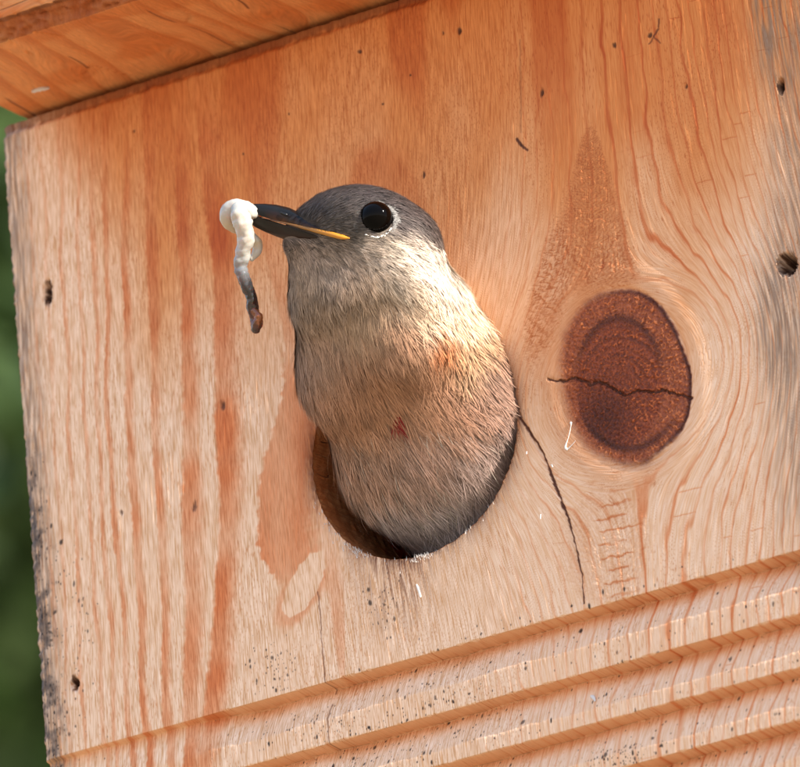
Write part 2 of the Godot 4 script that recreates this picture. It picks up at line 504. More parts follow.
		if xe < 34.0 and Y > 380.0:
			var sm := (1.0 - smoothstep(3.0, 26.0, xe + jag * 9.0)) * smoothstep(400.0, 520.0, Y) * smoothstep(-0.12, 0.3, lerpf(s_de[ci0], s_de[ci0 + 1], cf) + fib * 0.5 + jag * 0.3)
			r = lerpf(r, 0.24, sm * 0.75)
			g = lerpf(g, 0.20, sm * 0.75)
			b = lerpf(b, 0.18, sm * 0.75)
		# black mildew specks
		var dens := 1.3 * (1.0 - smoothstep(2.0, 30.0, X - (Y - 125.0) * 0.07)) * smoothstep(400.0, 540.0, Y)
		dens += 0.30 * (1.0 - smoothstep(20.0, 75.0, X - (Y - 125.0) * 0.07)) * smoothstep(480.0, 600.0, Y)
		if Y > 540.0:
			dens += 1.3 * exp(-pow((X - 276.0) / 17.0, 2.0) - pow((Y - 668.0) / 22.0, 2.0))
			dens += 1.1 * exp(-pow((X - 384.0) / 14.0, 2.0) - pow((Y - 604.0) / 26.0, 2.0))
			dens += 2.2 * exp(-pow((X - 622.0) / 30.0, 2.0) - pow((Y - 756.0) / 14.0, 2.0))
			dens += 0.5 * exp(-pow((X - 445.0) / 40.0, 2.0) - pow((Y - 695.0) / 26.0, 2.0))
			dens += 0.45 * exp(-pow((X - 350.0) / 90.0, 2.0)) * smoothstep(690.0, 730.0, Y)
		dens += 0.11 * (1.0 - smoothstep(-37.0, -30.0, ym)) * smoothstep(280.0, 340.0, X)
		dens *= 0.5 + 0.9 * smoothstep(-0.3, 0.4, lerpf(s_de[ci0], s_de[ci0 + 1], cf))
		if dens > 0.02 and not sawn:
			var sp := 0.0
			for layer in 2:
				var cs := 0.95 if layer == 0 else 0.46
				var fx := xm / cs + nb * 1.5 + layer * 31.7
				var fy := ym / (cs * 1.7) + nl * 2.0 + hash2(int(floorf(fx)), 91) * 3.0
				var ci := int(floorf(fx))
				var cj := int(floorf(fy))
				var hh := hash2(ci + layer * 50, cj)
				if hh < dens * (0.62 if layer == 0 else 0.5):
					var sx := fx - ci - (0.25 + 0.5 * hash2(ci + 9, cj))
					var sy := fy - cj - (0.25 + 0.5 * hash2(ci, cj + 9))
					var size := 0.06 + 0.30 * pow(hash2(ci + 3, cj + 5), 2.2)
					var dist := sqrt(sx * sx * (0.8 + hash2(ci, cj + 3)) + sy * sy) + jag * 0.10 + fib2 * 0.05
					sp = maxf(sp, (1.0 - smoothstep(size * 0.4, size + 0.05, dist)) * (0.5 + 0.45 * hash2(ci + 1, cj + 2)))
			r = lerpf(r, 0.16, sp)
			g = lerpf(g, 0.12, sp)
			b = lerpf(b, 0.095, sp)
		for e in nicks:
			if X > minf(e[0], e[2]) - 4.0 and X < maxf(e[0], e[2]) + 4.0 and Y > e[1] - 4.0 and Y < maxf(e[1], e[3]) + 4.0:
				var nd := seg_dist(Vector2(X + jag * 0.8, Y), Vector2(e[0], e[1]), Vector2(e[2], e[3]))
				var nk: float = (1.0 - smoothstep(e[4] * 0.4, e[4] + 0.9, nd + fib * 0.4)) * e[5]
				r = lerpf(r, 0.30, nk)
				g = lerpf(g, 0.145, nk)
				b = lerpf(b, 0.07, nk)
				h -= nk * 0.3
		# dark brown in pits and cracks
		for p in pits:
			var ax: float = absf(X - p[0]) / p[2]
			if ax < 2.2:
				var ay: float = (Y - p[1]) / p[3]
				if absf(ay) < 2.2:
					var pd := 1.0 - smoothstep(0.35, 1.15, sqrt(ax * ax + ay * ay) + jag * 0.5 + fib * 0.3)
					pd *= 1.0 if p[4] > 1.0 else 0.75
					r = lerpf(r, 0.17, pd * 0.85)
					g = lerpf(g, 0.085, pd * 0.85)
					b = lerpf(b, 0.05, pd * 0.85)
		if X > 500.0 and X < 700.0 and Y > 360.0 and Y < 615.0:
			var c := 0.0
			if X < 600.0 and Y > 395.0:
				var cd := poly_dist(CRACK, Vector2(X + jag * 0.9 + nb * 4.0, Y))
				var wide := (1.15 - 0.85 * cd.y) * (0.75 + 0.6 * n_low.get_noise_2d(3.0, ym * 0.35))
				c = 1.0 - smoothstep(wide * 0.6, wide + 0.9, cd.x + fib * 0.5)
			if Y < 412.0 and X > 540.0:
				c = maxf(c, 1.0 - smoothstep(0.4, 1.7, poly_dist(KNOT_CRACK, Vector2(X, Y + jag * 2.0)).x + fib2 * 0.5))
			r = lerpf(r, 0.27, c * 0.92)
			g = lerpf(g, 0.12, c * 0.92)
			b = lerpf(b, 0.055, c * 0.92)
			h -= c * 0.4
		split *= 1.0 - lw * 0.5
		r = lerpf(r, r * 0.86, split)
		g = lerpf(g, g * 0.72, split)
		b = lerpf(b, b * 0.60, split)
		h -= split * 0.12
		if sawn:
			fib *= 0.35
			fib2 *= 0.35
		var dash := smoothstep(0.18, 0.42, -fib) * (1.0 - 0.65 * wr)
		var tone := 1.01 + (fib * 0.09 + fib2 * 0.07) * (1.0 - 0.6 * wr) - 0.05 * dash
		var warm := fib * 0.6 + fib2 * 0.5 - dash * 0.9
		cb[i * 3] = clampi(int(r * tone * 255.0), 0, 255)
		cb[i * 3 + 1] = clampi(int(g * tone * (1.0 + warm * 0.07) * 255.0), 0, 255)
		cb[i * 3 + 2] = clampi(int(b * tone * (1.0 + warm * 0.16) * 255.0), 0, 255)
		hb[i] = clampi(int(h * 255.0), 0, 255)
	rows_c[j] = cb
	rows_h[j] = hb

func bake(width: int, height: int, f: Callable) -> Array:
	TW = width
	TH = height
	rows_c.clear()
	rows_h.clear()
	rows_c.resize(height)
	rows_h.resize(height)
	var id := WorkerThreadPool.add_group_task(f, height)
	WorkerThreadPool.wait_for_group_task_completion(id)
	var cb := PackedByteArray()
	var hb := PackedByteArray()
	for j in height:
		cb.append_array(rows_c[j])
		hb.append_array(rows_h[j])
	rows_c.clear()
	rows_h.clear()
	return [ImageTexture.create_from_image(Image.create_from_data(width, height, false, Image.FORMAT_RGB8, cb)), ImageTexture.create_from_image(Image.create_from_data(width, height, false, Image.FORMAT_L8, hb))]

# sheltered wood for the roof board and the box's other boards: grain runs along v
func plain_row(j: int) -> void:
	var cb := PackedByteArray()
	cb.resize(TW * 3)
	var hb := PackedByteArray()
	hb.resize(TW)
	var y := float(j) / 7.0
	for i in TW:
		var x := float(i) / 7.0
		var nl := n_low.get_noise_2d(x * 0.05 + 70.0, y * 0.02)
		var f := x + nl * 6.0
		var fib := n_fine.get_noise_2d(f * 2.2, y * 0.16)
		var fib2 := n_one.get_noise_2d(f * 7.0, y * 0.5)
		var ph := f / 7.0 + n_low.get_noise_2d(x * 0.02, 9.0) * 2.0
		var fr := ph - floorf(ph)
		var lw := smoothstep(0.35, 0.95, fr) * (1.0 - smoothstep(0.95, 1.0, fr)) * 0.55
		var blot := smoothstep(0.0, 0.25, n_low.get_noise_2d(x * 0.03, y * 0.05 + 33.0)) * 0.5
		var r := lerpf(lerpf(0.86, 0.74, lw), 0.78, blot)
		var g := lerpf(lerpf(0.56, 0.39, lw), 0.42, blot)
		var b := lerpf(lerpf(0.33, 0.18, lw), 0.19, blot)
		var crk := exp(-pow((fposmod(ph * 0.37, 1.0) - 0.5) / 0.008, 2.0)) * smoothstep(0.05, 0.25, n_low.get_noise_2d(x * 0.1, y * 0.06))
		r = lerpf(r, 0.3, crk * 0.7)
		g = lerpf(g, 0.14, crk * 0.7)
		b = lerpf(b, 0.07, crk * 0.7)
		var tone := 1.0 + fib * 0.08 + fib2 * 0.04
		cb[i * 3] = clampi(int(r * tone * 255.0), 0, 255)
		cb[i * 3 + 1] = clampi(int(g * tone * 255.0), 0, 255)
		cb[i * 3 + 2] = clampi(int(b * tone * 255.0), 0, 255)
		hb[i] = clampi(int((0.5 + fib * 0.16 + fib2 * 0.08 + lw * 0.08 - crk * 0.4) * 255.0), 0, 255)
	rows_c[j] = cb
	rows_h[j] = hb

const STEP := 0.2
var zrows: Array = []
func relief_row(j: int) -> void:
	var nx := int((X1 - 1.0 + 74.6) / STEP) + 1
	var line := PackedFloat32Array()
	line.resize(nx)
	var y := 73.6 - j * STEP
	for i in nx:
		line[i] = relief(-74.6 + i * STEP, y)
	zrows[j] = line

func front_board(box: Node3D) -> void:
	var nx := int((X1 - 1.0 + 74.6) / STEP) + 1
	var ny := int((73.6 + 80.0) / STEP) + 1
	zrows.resize(ny)
	var id := WorkerThreadPool.add_group_task(relief_row, ny)
	WorkerThreadPool.wait_for_group_task_completion(id)
	var v := PackedVector3Array()
	var uv := PackedVector2Array()
	v.resize(nx * ny)
	uv.resize(nx * ny)
	var inside := PackedByteArray()
	inside.resize(nx * ny)
	var knotty := PackedByteArray()
	knotty.resize(nx * ny)
	for j in ny:
		var y := 73.6 - j * STEP
		var left := -74.3 + (73.8 - y) * 0.0172 + 0.16 * n_mid.get_noise_2d(1.0, y * 0.35)
		var line: PackedFloat32Array = zrows[j]
		for i in nx:
			var x := maxf(-74.6 + i * STEP, left)
			var k := j * nx + i
			var rr := x * x + y * y
			var yy := y
			if rr < HOLE_R * HOLE_R:
				inside[k] = 1
				if rr > pow(HOLE_R - 0.45, 2.0):
					var s := HOLE_R / sqrt(rr)
					x *= s
					yy *= s
			v[k] = Vector3(x, yy, line[i]) * MM
			uv[k] = Vector2((x - X0) / (X1 - X0), (Y1 - yy) / (Y1 - Y0))
			var g := face_grid(x, y)
			if Vector2((g.x - 624.0 - (g.y - 378.0) * 0.05) / 66.0, (g.y - 378.0) / 90.0).length_squared() < 1.0:
				knotty[k] = 1
	zrows.clear()
	var idx := PackedInt32Array()
	var kid := PackedInt32Array()
	for j in ny - 1:
		for i in nx - 1:
			var a := j * nx + i
			var b := a + 1
			var c := a + nx
			var d := c + 1
			if inside[a] + inside[b] + inside[c] + inside[d] == 4:
				continue
			if knotty[a]:
				kid.append_array([a, b, d, a, d, c])
			else:
				idx.append_array([a, b, d, a, d, c])
	var all := idx.duplicate()
	all.append_array(kid)
	var n := smooth_normals(v, all)
	var board := part("front_board", arrays(v, n, idx, uv), M.wood, box)
	board.set_meta("label", "pale weathered front board with the round hole, dark knot and saw-cut grooves")
	# the knot keeps its own vertices
	var remap := {}
	var kv := PackedVector3Array()
	var kn := PackedVector3Array()
	var ku := PackedVector2Array()
	var ki := PackedInt32Array()
	for t in kid:
		if not remap.has(t):
			remap[t] = kv.size()
			kv.append(v[t])
			kn.append(n[t])
			ku.append(uv[t])
		ki.append(remap[t])
	part("knot", arrays(kv, kn, ki, ku), M.knot, board)
	# thickness: edges, back face with the hole, wall of the hole, lower length of the board
	var st := SurfaceTool.new()
	st.begin(Mesh.PRIMITIVE_TRIANGLES)
	for j in ny - 1:
		for i in [0, nx - 1]:
			var a := v[j * nx + i]
			var b := v[(j + 1) * nx + i]
			var ua := uv[j * nx + i]
			quad(st, [a, b, Vector3(b.x, b.y, -0.019), Vector3(a.x, a.y, -0.019)], ua, i == 0)
	for i in nx - 1:
		var a := v[i]
		var b := v[i + 1]
		quad(st, [a, b, Vector3(b.x, b.y, -0.019), Vector3(a.x, a.y, -0.019)], uv[i], false)
	var cx := [-0.0735, 0.077]
	var cy := [-0.15, 0.0736]
	var pts := 96
	for k in pts:
		var a0 := TAU * k / pts
		var a1 := TAU * (k + 1) / pts
		quad(st, [rect_ray(a0, cx, cy), rect_ray(a1, cx, cy), Vector3(cos(a1), sin(a1), 0) * 0.019 + Vector3(0, 0, -0.019), Vector3(cos(a0), sin(a0), 0) * 0.019 + Vector3(0, 0, -0.019)], Vector2(0.1, 0.6), true)
	box_shape(st, Vector3(-0.0718, -0.15, -0.019), Vector3(0.077, -0.0801, 0.0), Vector2(0.1, 0.1))
	st.generate_normals()
	part("board_edge", st.commit(), M.wood, board)
	var hv := PackedVector3Array()
	var hu := PackedVector2Array()
	var hi := PackedInt32Array()
	var na := 240
	var nd := 34
	for d in nd + 1:
		for k in na + 1:
			var a := TAU * k / na
			var x := cos(a) * HOLE_R
			var y := sin(a) * HOLE_R
			var z0 := relief(x, y) + 0.05
			var z := lerpf(z0, -19.0, float(d) / nd)
			var bump := 0.22 * n_mid.get_noise_3d(x * 0.5, y * 0.5, z * 0.5) + 0.12 * n_fine.get_noise_2d(a * 3.0, z * 1.5) if d > 0 else 0.0
			var flare := 0.25 * exp(-d * 0.8) if d > 0 else 0.0
			hv.append(Vector3(x * (1.0 + (bump + flare) / HOLE_R), y * (1.0 + (bump + flare) / HOLE_R), z) * MM)
			hu.append(Vector2(a * 19.0 / 30.0, z / 30.0))
	for d in nd:
		for k in na:
			var a := d * (na + 1) + k
			hi.append_array([a, a + na + 1, a + 1, a + 1, a + na + 1, a + na + 2])
	part("hole_wall", arrays(hv, smooth_normals(hv, hi), hi, hu), M.hole, board)

func rect_ray(a: float, cx: Array, cy: Array) -> Vector3:
	var d := Vector2(cos(a), sin(a))
	var tx: float = (cx[1] if d.x > 0 else cx[0]) / d.x if absf(d.x) > 1e-6 else 1e9
	var ty: float = (cy[1] if d.y > 0 else cy[0]) / d.y if absf(d.y) > 1e-6 else 1e9
	var t := minf(tx, ty)
	return Vector3(d.x * t, d.y * t, -0.019)

func quad(st: SurfaceTool, p: Array, uv: Vector2, flip := false) -> void:
	var order := [0, 2, 1, 0, 3, 2] if flip else [0, 1, 2, 0, 2, 3]
	for k in order:
		st.set_uv(uv)
		st.add_vertex(p[k])

func box_shape(st: SurfaceTool, a: Vector3, b: Vector3, uv0: Vector2) -> void:
	var c := [Vector3(a.x, a.y, a.z), Vector3(b.x, a.y, a.z), Vector3(b.x, b.y, a.z), Vector3(a.x, b.y, a.z), Vector3(a.x, a.y, b.z), Vector3(b.x, a.y, b.z), Vector3(b.x, b.y, b.z), Vector3(a.x, b.y, b.z)]
	var faces := [[4, 7, 6, 5], [1, 2, 3, 0], [0, 3, 7, 4], [5, 6, 2, 1], [7, 3, 2, 6], [0, 4, 5, 1]]
	for f in faces:
		var nrm: Vector3 = (c[f[2]] - c[f[0]]).cross(c[f[1]] - c[f[0]]).normalized()
		for k in [0, 1, 2, 0, 2, 3]:
			var p: Vector3 = c[f[k]]
			var t := Vector2(p.x, p.y)
			if absf(nrm.x) > 0.5:
				t = Vector2(p.z, p.y)
			elif absf(nrm.y) > 0.5:
				t = Vector2(p.x, p.z)
			st.set_uv(uv0 + t * 6.0)
			st.add_vertex(p)

func plank(called: String, a: Vector3, b: Vector3, box: Node3D) -> void:
	var st := SurfaceTool.new()
	st.begin(Mesh.PRIMITIVE_TRIANGLES)
	box_shape(st, a * MM, b * MM, Vector2(a.x, a.z) * 0.013)
	st.generate_normals()
	part(called, st.commit(), M.plain, box)

# the roof board: underside, broken chamfer, front edge and top
func roof(box: Node3D) -> void:
	var xa := -70.6
	var xb := 72.0
	var deep := 25.5
	var v := PackedVector3Array()
	var uv := PackedVector2Array()
	var idx := PackedInt32Array()
	var step := 0.35
	var nx := int((xb - xa) / step) + 1
	# profile across: back of the underside -> front -> chamfer -> face -> top -> back
	var prof: Array = []
	for k in 14:
		prof.append([Vector2(lerpf(-160.0, -1.0, k / 13.0), 0.0), 0])
	for k in 90:
		prof.append([Vector2(lerpf(-0.65, deep, k / 89.0), 0.0), 1])
	for k in range(1, 9):
		prof.append([Vector2(deep + 1.9 * k / 8.0, 2.6 * k / 8.0), 2])
	for k in range(1, 41):
		prof.append([Vector2(deep + 1.9 + 0.7, 2.6 + 15.0 * k / 40.0), 3])
	prof.append([Vector2(-160.0, 19.0), 4])
	prof.append([Vector2(-160.0, 0.0), 4])
	var np := prof.size()
	var len := 0.0
	for k in np:
		var p: Vector2 = prof[k][0]
		var kind: int = prof[k][1]
		if k > 0:
			len += p.distance_to(prof[k - 1][0])
		for i in nx:
			var x := xa + i * step
			var o := Vector2.ZERO
			if kind == 1:
				o.y = 0.22 * n_low.get_noise_2d(x * 0.05, p.x * 0.03) + 0.06 * n_fine.get_noise_2d(x * 0.8, p.x * 0.08)
				var cr := n_low.get_noise_2d(x * 0.06, p.x * 0.02 + 60.0)
				o.y += 0.5 * exp(-pow(cr / 0.012, 2.0)) * smoothstep(0.1, 0.3, n_low.get_noise_2d(x * 0.03, p.x * 0.05 + 9.0))
			elif kind == 2:
				o = Vector2(-1.0, 1.0) * (0.2 + 0.7 * n_mid.get_noise_2d(x * 0.30, p.x * 1.3) + 0.5 * n_fine.get_noise_2d(x * 0.5, p.x * 1.0))
			elif kind == 3:
				var ln := n_fine.get_noise_2d(x * 0.05, p.y * 1.6)
				o.x = 0.16 * ln + 0.1 * n_low.get_noise_2d(x * 0.1, p.y * 0.2)
				var ck := n_mid.get_noise_2d(x * 0.05 + 4.0, p.y * 0.5)
				o.x -= 0.5 * exp(-pow(ck / 0.035, 2.0)) * smoothstep(-0.1, 0.2, n_low.get_noise_2d(x * 0.07, p.y * 0.3))
			v.append(Vector3(x, ROOF_Y + 0.7 + p.y + o.y, p.x + o.x) * MM)
			uv.append(Vector2((x + 80.0) * 7.0 / 1100.0, len * 7.0 / 700.0) if kind < 3 else Vector2((p.y * 2.4 + 20.0 + n_low.get_noise_2d(x * 0.03, 1.0) * 3.0) * 7.0 / 1100.0, x * 0.6 * 7.0 / 700.0))
	var eid := PackedInt32Array()
	for k in np - 1:
		for i in nx - 1:
			var a := k * nx + i
			var tri := [a, a + nx, a + 1, a + 1, a + nx, a + nx + 1]
			if prof[k + 1][1] == 2 or (prof[k][1] == 2 and prof[k + 1][1] == 3):
				eid.append_array(tri)
			else:
				idx.append_array(tri)
	var whole := idx.duplicate()
	whole.append_array(eid)
	var nn := smooth_normals(v, whole)
	var m := arrays(v, nn, idx, uv)
	var board := part("roof_board", m, M.plain, box)
	part("splintered_edge", arrays(v, nn, eid, uv), M.bark, board)
	board.set_meta("label", "orange roof board seen from below, splintered along its front edge")
	for e in [0, nx - 1]:
		var st := SurfaceTool.new()
		st.begin(Mesh.PRIMITIVE_TRIANGLES)
		for k in range(1, np - 2):
			var tri := [v[(np - 2) * nx + e], v[k * nx + e], v[(k + 1) * nx + e]]
			if e > 0:
				tri.reverse()
			for p in tri:
				st.set_uv(Vector2(p.z * 5.0, p.y * 5.0))
				st.add_vertex(p)
		st.generate_normals()
		part("end_grain", st.commit(), M.plain, board)
	var chip := blob([under(33, 91), under(40, 89), under(48, 88)], [0.3, 0.55, 0.25], 10, 0.5, 6, [], 0.7)
	part("white_fleck", chip, M.white, board)

# ------------------------------------------------------------------ swept and lathed shapes (box millimetres -> metres)
func blob(path: Array, radii: Array, sides: int, flat := 1.0, along := 6, colors: Array = [], lump := 0.0, to_world := false) -> ArrayMesh:
	var v := PackedVector3Array()
	var idx := PackedInt32Array()
	var col := PackedColorArray()
	var pts: Array = []
	var rad: Array = []
	var cols: Array = []
	var n := path.size()
	for k in n - 1:
		var p0: Vector3 = path[maxi(k - 1, 0)]
		var p1: Vector3 = path[k]
		var p2: Vector3 = path[k + 1]
		var p3: Vector3 = path[mini(k + 2, n - 1)]
		for s in along:
			var t := float(s) / along
			pts.append(p1.cubic_interpolate(p2, p0, p3, t))
			rad.append(lerpf(radii[k], radii[k + 1], t * t * (3.0 - 2.0 * t)))
			if colors.size():
				cols.append((colors[k] as Color).lerp(colors[k + 1], t))
	pts.append(path[n - 1])
	rad.append(radii[n - 1])
	if colors.size():
		cols.append(colors[n - 1])
	# rounded caps
	var caps := 4
	var d0: Vector3 = (pts[0] - pts[1]).normalized()
	var d1: Vector3 = (pts[-1] - pts[-2]).normalized()
	var r0: float = rad[0]
	var r1: float = rad[-1]
	for k in range(1, caps + 1):
		var a := PI / 2 * k / caps
		pts.push_front(path[0] + d0 * r0 * sin(a))
		rad.push_front(maxf(r0 * cos(a), 0.001))
		pts.append(path[n - 1] + d1 * r1 * sin(a))
		rad.append(maxf(r1 * cos(a), 0.001))
		if colors.size():
			cols.push_front(colors[0])
			cols.append(colors[n - 1])
	var side := Vector3(0.3, 0.2, 1.0)
	for k in pts.size():
		var a: Vector3 = pts[maxi(k - 1, 0)]
		var b: Vector3 = pts[mini(k + 1, pts.size() - 1)]
		var t := (b - a).normalized()
		side = (side - t * side.dot(t)).normalized()
		var up := t.cross(side)
		for s in sides:
			var an := TAU * s / sides
			var dir := up * cos(an) + side * sin(an) * flat
			var p: Vector3 = pts[k]
			var rr: float = rad[k]
			if lump > 0.0:
				rr *= 1.0 + lump * n_mid.get_noise_3dv((p + dir * rr) * 0.55)
			p += dir * rr
			v.append(w(p) if to_world else p * MM)
			if colors.size():
				col.append(cols[k])
	for k in pts.size() - 1:
		for s in sides:
			var a := k * sides + s
			var b := k * sides + (s + 1) % sides
			idx.append_array([a, b, a + sides, b, b + sides, a + sides])
	return arrays(v, smooth_normals(v, idx), idx, PackedVector2Array(), col)

# ------------------------------------------------------------------ the bird
var sd_lo := Vector3(-26, -36, -34)
const SD_CELL := 0.75
var sd_n := Vector3i(78, 118, 86)
var field := PackedFloat32Array()
var slabs: Array = []
var cones: Array = []
var ells: Array = []

func smin(a: float, b: float, k: float) -> float:
	var h := maxf(k - absf(a - b), 0.0) / k
	return minf(a, b) - h * h * k * 0.25

func cone_dist(p: Vector3, c: Array) -> float:
	var ba: Vector3 = c[1] - c[0]
	var t := clampf((p - c[0]).dot(ba) / ba.length_squared(), 0.0, 1.0)
	return p.distance_to(c[0] + ba * t) - lerpf(c[2], c[3], t)

func ell_dist(p: Vector3, e: Array) -> float:
	var d: Vector3 = p - e[0]
	var ca: float = cos(e[2])
	var sa: float = sin(e[2])
	d = Vector3(d.x * ca + d.y * sa, -d.x * sa + d.y * ca, d.z)
	var r: Vector3 = e[1]
	var k0 := (d / r).length()
	var k1 := (d / (r * r)).length()
	return k0 * (k0 - 1.0) / maxf(k1, 1e-5)

func body_dist(p: Vector3) -> float:
	var d := 1e9
	for c in cones:
		d = smin(d, cone_dist(p, c), c[4])
	for e in ells:
		d = smin(d, ell_dist(p, e), e[3])
	return d

func slab(k: int) -> void:
	var a := PackedFloat32Array()
	a.resize(sd_n.x * sd_n.y)
	for bj in range(0, sd_n.y, 4):
		for bi in range(0, sd_n.x, 4):
			var mid := body_dist(sd_lo + Vector3(bi + 1.5, bj + 1.5, k) * SD_CELL)
			var far := absf(mid) > 3.4          # the surface is not near these sixteen cells
			for j in range(bj, mini(bj + 4, sd_n.y)):
				for i in range(bi, mini(bi + 4, sd_n.x)):
					a[j * sd_n.x + i] = mid if far else body_dist(sd_lo + Vector3(i, j, k) * SD_CELL)
	slabs[k] = a

func setup_bird() -> void:
	# round cones: from, to, radii, blend
	cones = [
		[q(364, 291, 11.6), q(398, 338, 10.0), 45 * S, 56 * S, 2.5],      # ridge from the throat to the shoulder
		[q(398, 338, 10.0), q(424, 388, 3.5), 56 * S, 68 * S, 2.5],
		[q(374, 298, 5.5), q(391, 362, 1.0), 74 * S, 89 * S, 2.5],        # breast
		[q(391, 362, 1.0), q(434, 438, -4.8), 89 * S, 99 * S, 2.5],
		[q(434, 438, -4.8), q(506, 505, -9.5), 99 * S, 99 * S, 2.5],
		[q(405, 248, 7.5), q(421, 300, 4.5), 29 * S, 36 * S, 2.5],        # nape
		[q(401, 336, 1.5), q(446, 420, -1.5), 79 * S, 96 * S, 2.5],
		[q(506, 505, -9.5), q(530, 560, -19.0), 99 * S, 70 * S, 3.0],
		[q(352, 243, 10.5), q(300, 226, 11.0), 33 * S, 15 * S, 3.5],      # face
		[q(345, 262, 9.5), q(303, 243, 10.8), 32 * S, 12 * S, 3.5],
		[q(300, 243, 10.5), q(322, 292, 8.5), 13 * S, 29 * S, 3.0],
		[q(334, 280, 9.0), q(331, 305, 7.5), 35 * S, 32 * S, 3.5],
		[q(331, 305, 7.5), q(357, 365, 2.0), 32 * S, 59 * S, 3.5],
	]
	ells = [
		[q(374, 236, 10.0), Vector3(67 * S, 46 * S, 8.6), deg_to_rad(-14.0), 3.0],
		[q(350, 222, 10.0), Vector3(50 * S, 33 * S, 7.2), deg_to_rad(4.0), 2.5],
		[q(396, 278, 11.0), Vector3(52 * S, 32 * S, 8.8), deg_to_rad(-38.0), 3.5],      # cheek
	]

func bird_mesh() -> Array:
	slabs.resize(sd_n.z)
	var id := WorkerThreadPool.add_group_task(slab, sd_n.z)
	WorkerThreadPool.wait_for_group_task_completion(id)
	field.clear()
	for k in sd_n.z:
		field.append_array(slabs[k])
	slabs.clear()
	var nx := sd_n.x
	var nxy := sd_n.x * sd_n.y
	var cell := {}
	var v := PackedVector3Array()
	var n := PackedVector3Array()
	var off := [0, 1, nx, nx + 1, nxy, nxy + 1, nxy + nx, nxy + nx + 1]
	var edges := [[0, 1], [2, 3], [4, 5], [6, 7], [0, 2], [1, 3], [4, 6], [5, 7], [0, 4], [1, 5], [2, 6], [3, 7]]
	for k in sd_n.z - 1:
		for j in sd_n.y - 1:
			var base := k * nxy + j * nx
			for i in nx - 1:
				var c := base + i
				var f0 := field[c]
				if absf(f0) > 1.4:
					continue
				var neg := 0
				for o in off:
					if field[c + o] < 0.0:
						neg += 1
				if neg == 0 or neg == 8:
					continue
				var sum := Vector3.ZERO
				var cnt := 0
				for e in edges:
					var fa := field[c + off[e[0]]]
					var fb := field[c + off[e[1]]]
					if (fa < 0.0) != (fb < 0.0):
						var t := fa / (fa - fb)
						var pa := Vector3(e[0] & 1, (e[0] >> 1) & 1, e[0] >> 2)
						var pb := Vector3(e[1] & 1, (e[1] >> 1) & 1, e[1] >> 2)
						sum += pa.lerp(pb, t)
						cnt += 1
				cell[c] = v.size()
				v.append(sd_lo + (Vector3(i, j, k) + sum / cnt) * SD_CELL)
	var idx := PackedInt32Array()
	for c in cell:
		var k: int = c / nxy
		var j: int = (c % nxy) / nx
		var i: int = c % nx
		var steps := [[1, nx, nxy], [nx, nxy, 1], [nxy, 1, nx]]
		var at := [i, j, k]
		for a in 3:
			var s: int = steps[a][0]
			var p1: int = steps[a][1]
			var p2: int = steps[a][2]
			if at[(a + 1) % 3] == 0 or at[(a + 2) % 3] == 0:
				continue
			var fa := field[c]
			var fb := field[c + s]
			if (fa < 0.0) == (fb < 0.0):
				continue
			if not (cell.has(c - p1) and cell.has(c - p2) and cell.has(c - p1 - p2)):
				continue
			var q0: int = cell[c]
			var q1: int = cell[c - p1]
			var q2: int = cell[c - p1 - p2]
			var q3: int = cell[c - p2]
			if fa < 0.0:
				idx.append_array([q0, q2, q1, q0, q3, q2])
			else:
				idx.append_array([q0, q1, q2, q0, q2, q3])
	n = smooth_normals(v, idx)
	return [v, n, idx]

func grad(p: Vector3) -> Vector3:
	var e := 0.3
	return Vector3(body_dist(p + Vector3(e, 0, 0)) - body_dist(p - Vector3(e, 0, 0)), body_dist(p + Vector3(0, e, 0)) - body_dist(p - Vector3(0, e, 0)), body_dist(p + Vector3(0, 0, e)) - body_dist(p - Vector3(0, 0, e))).normalized()

func surface_z(px: float, py: float) -> float:   # nearest surface of the body along the viewer's axis
	var z := 30.0
	for k in 60:
		var d := body_dist(q(px, py, z))
		if d < 0.02:
			break
		z -= maxf(d * 0.9, 0.02)
	return z

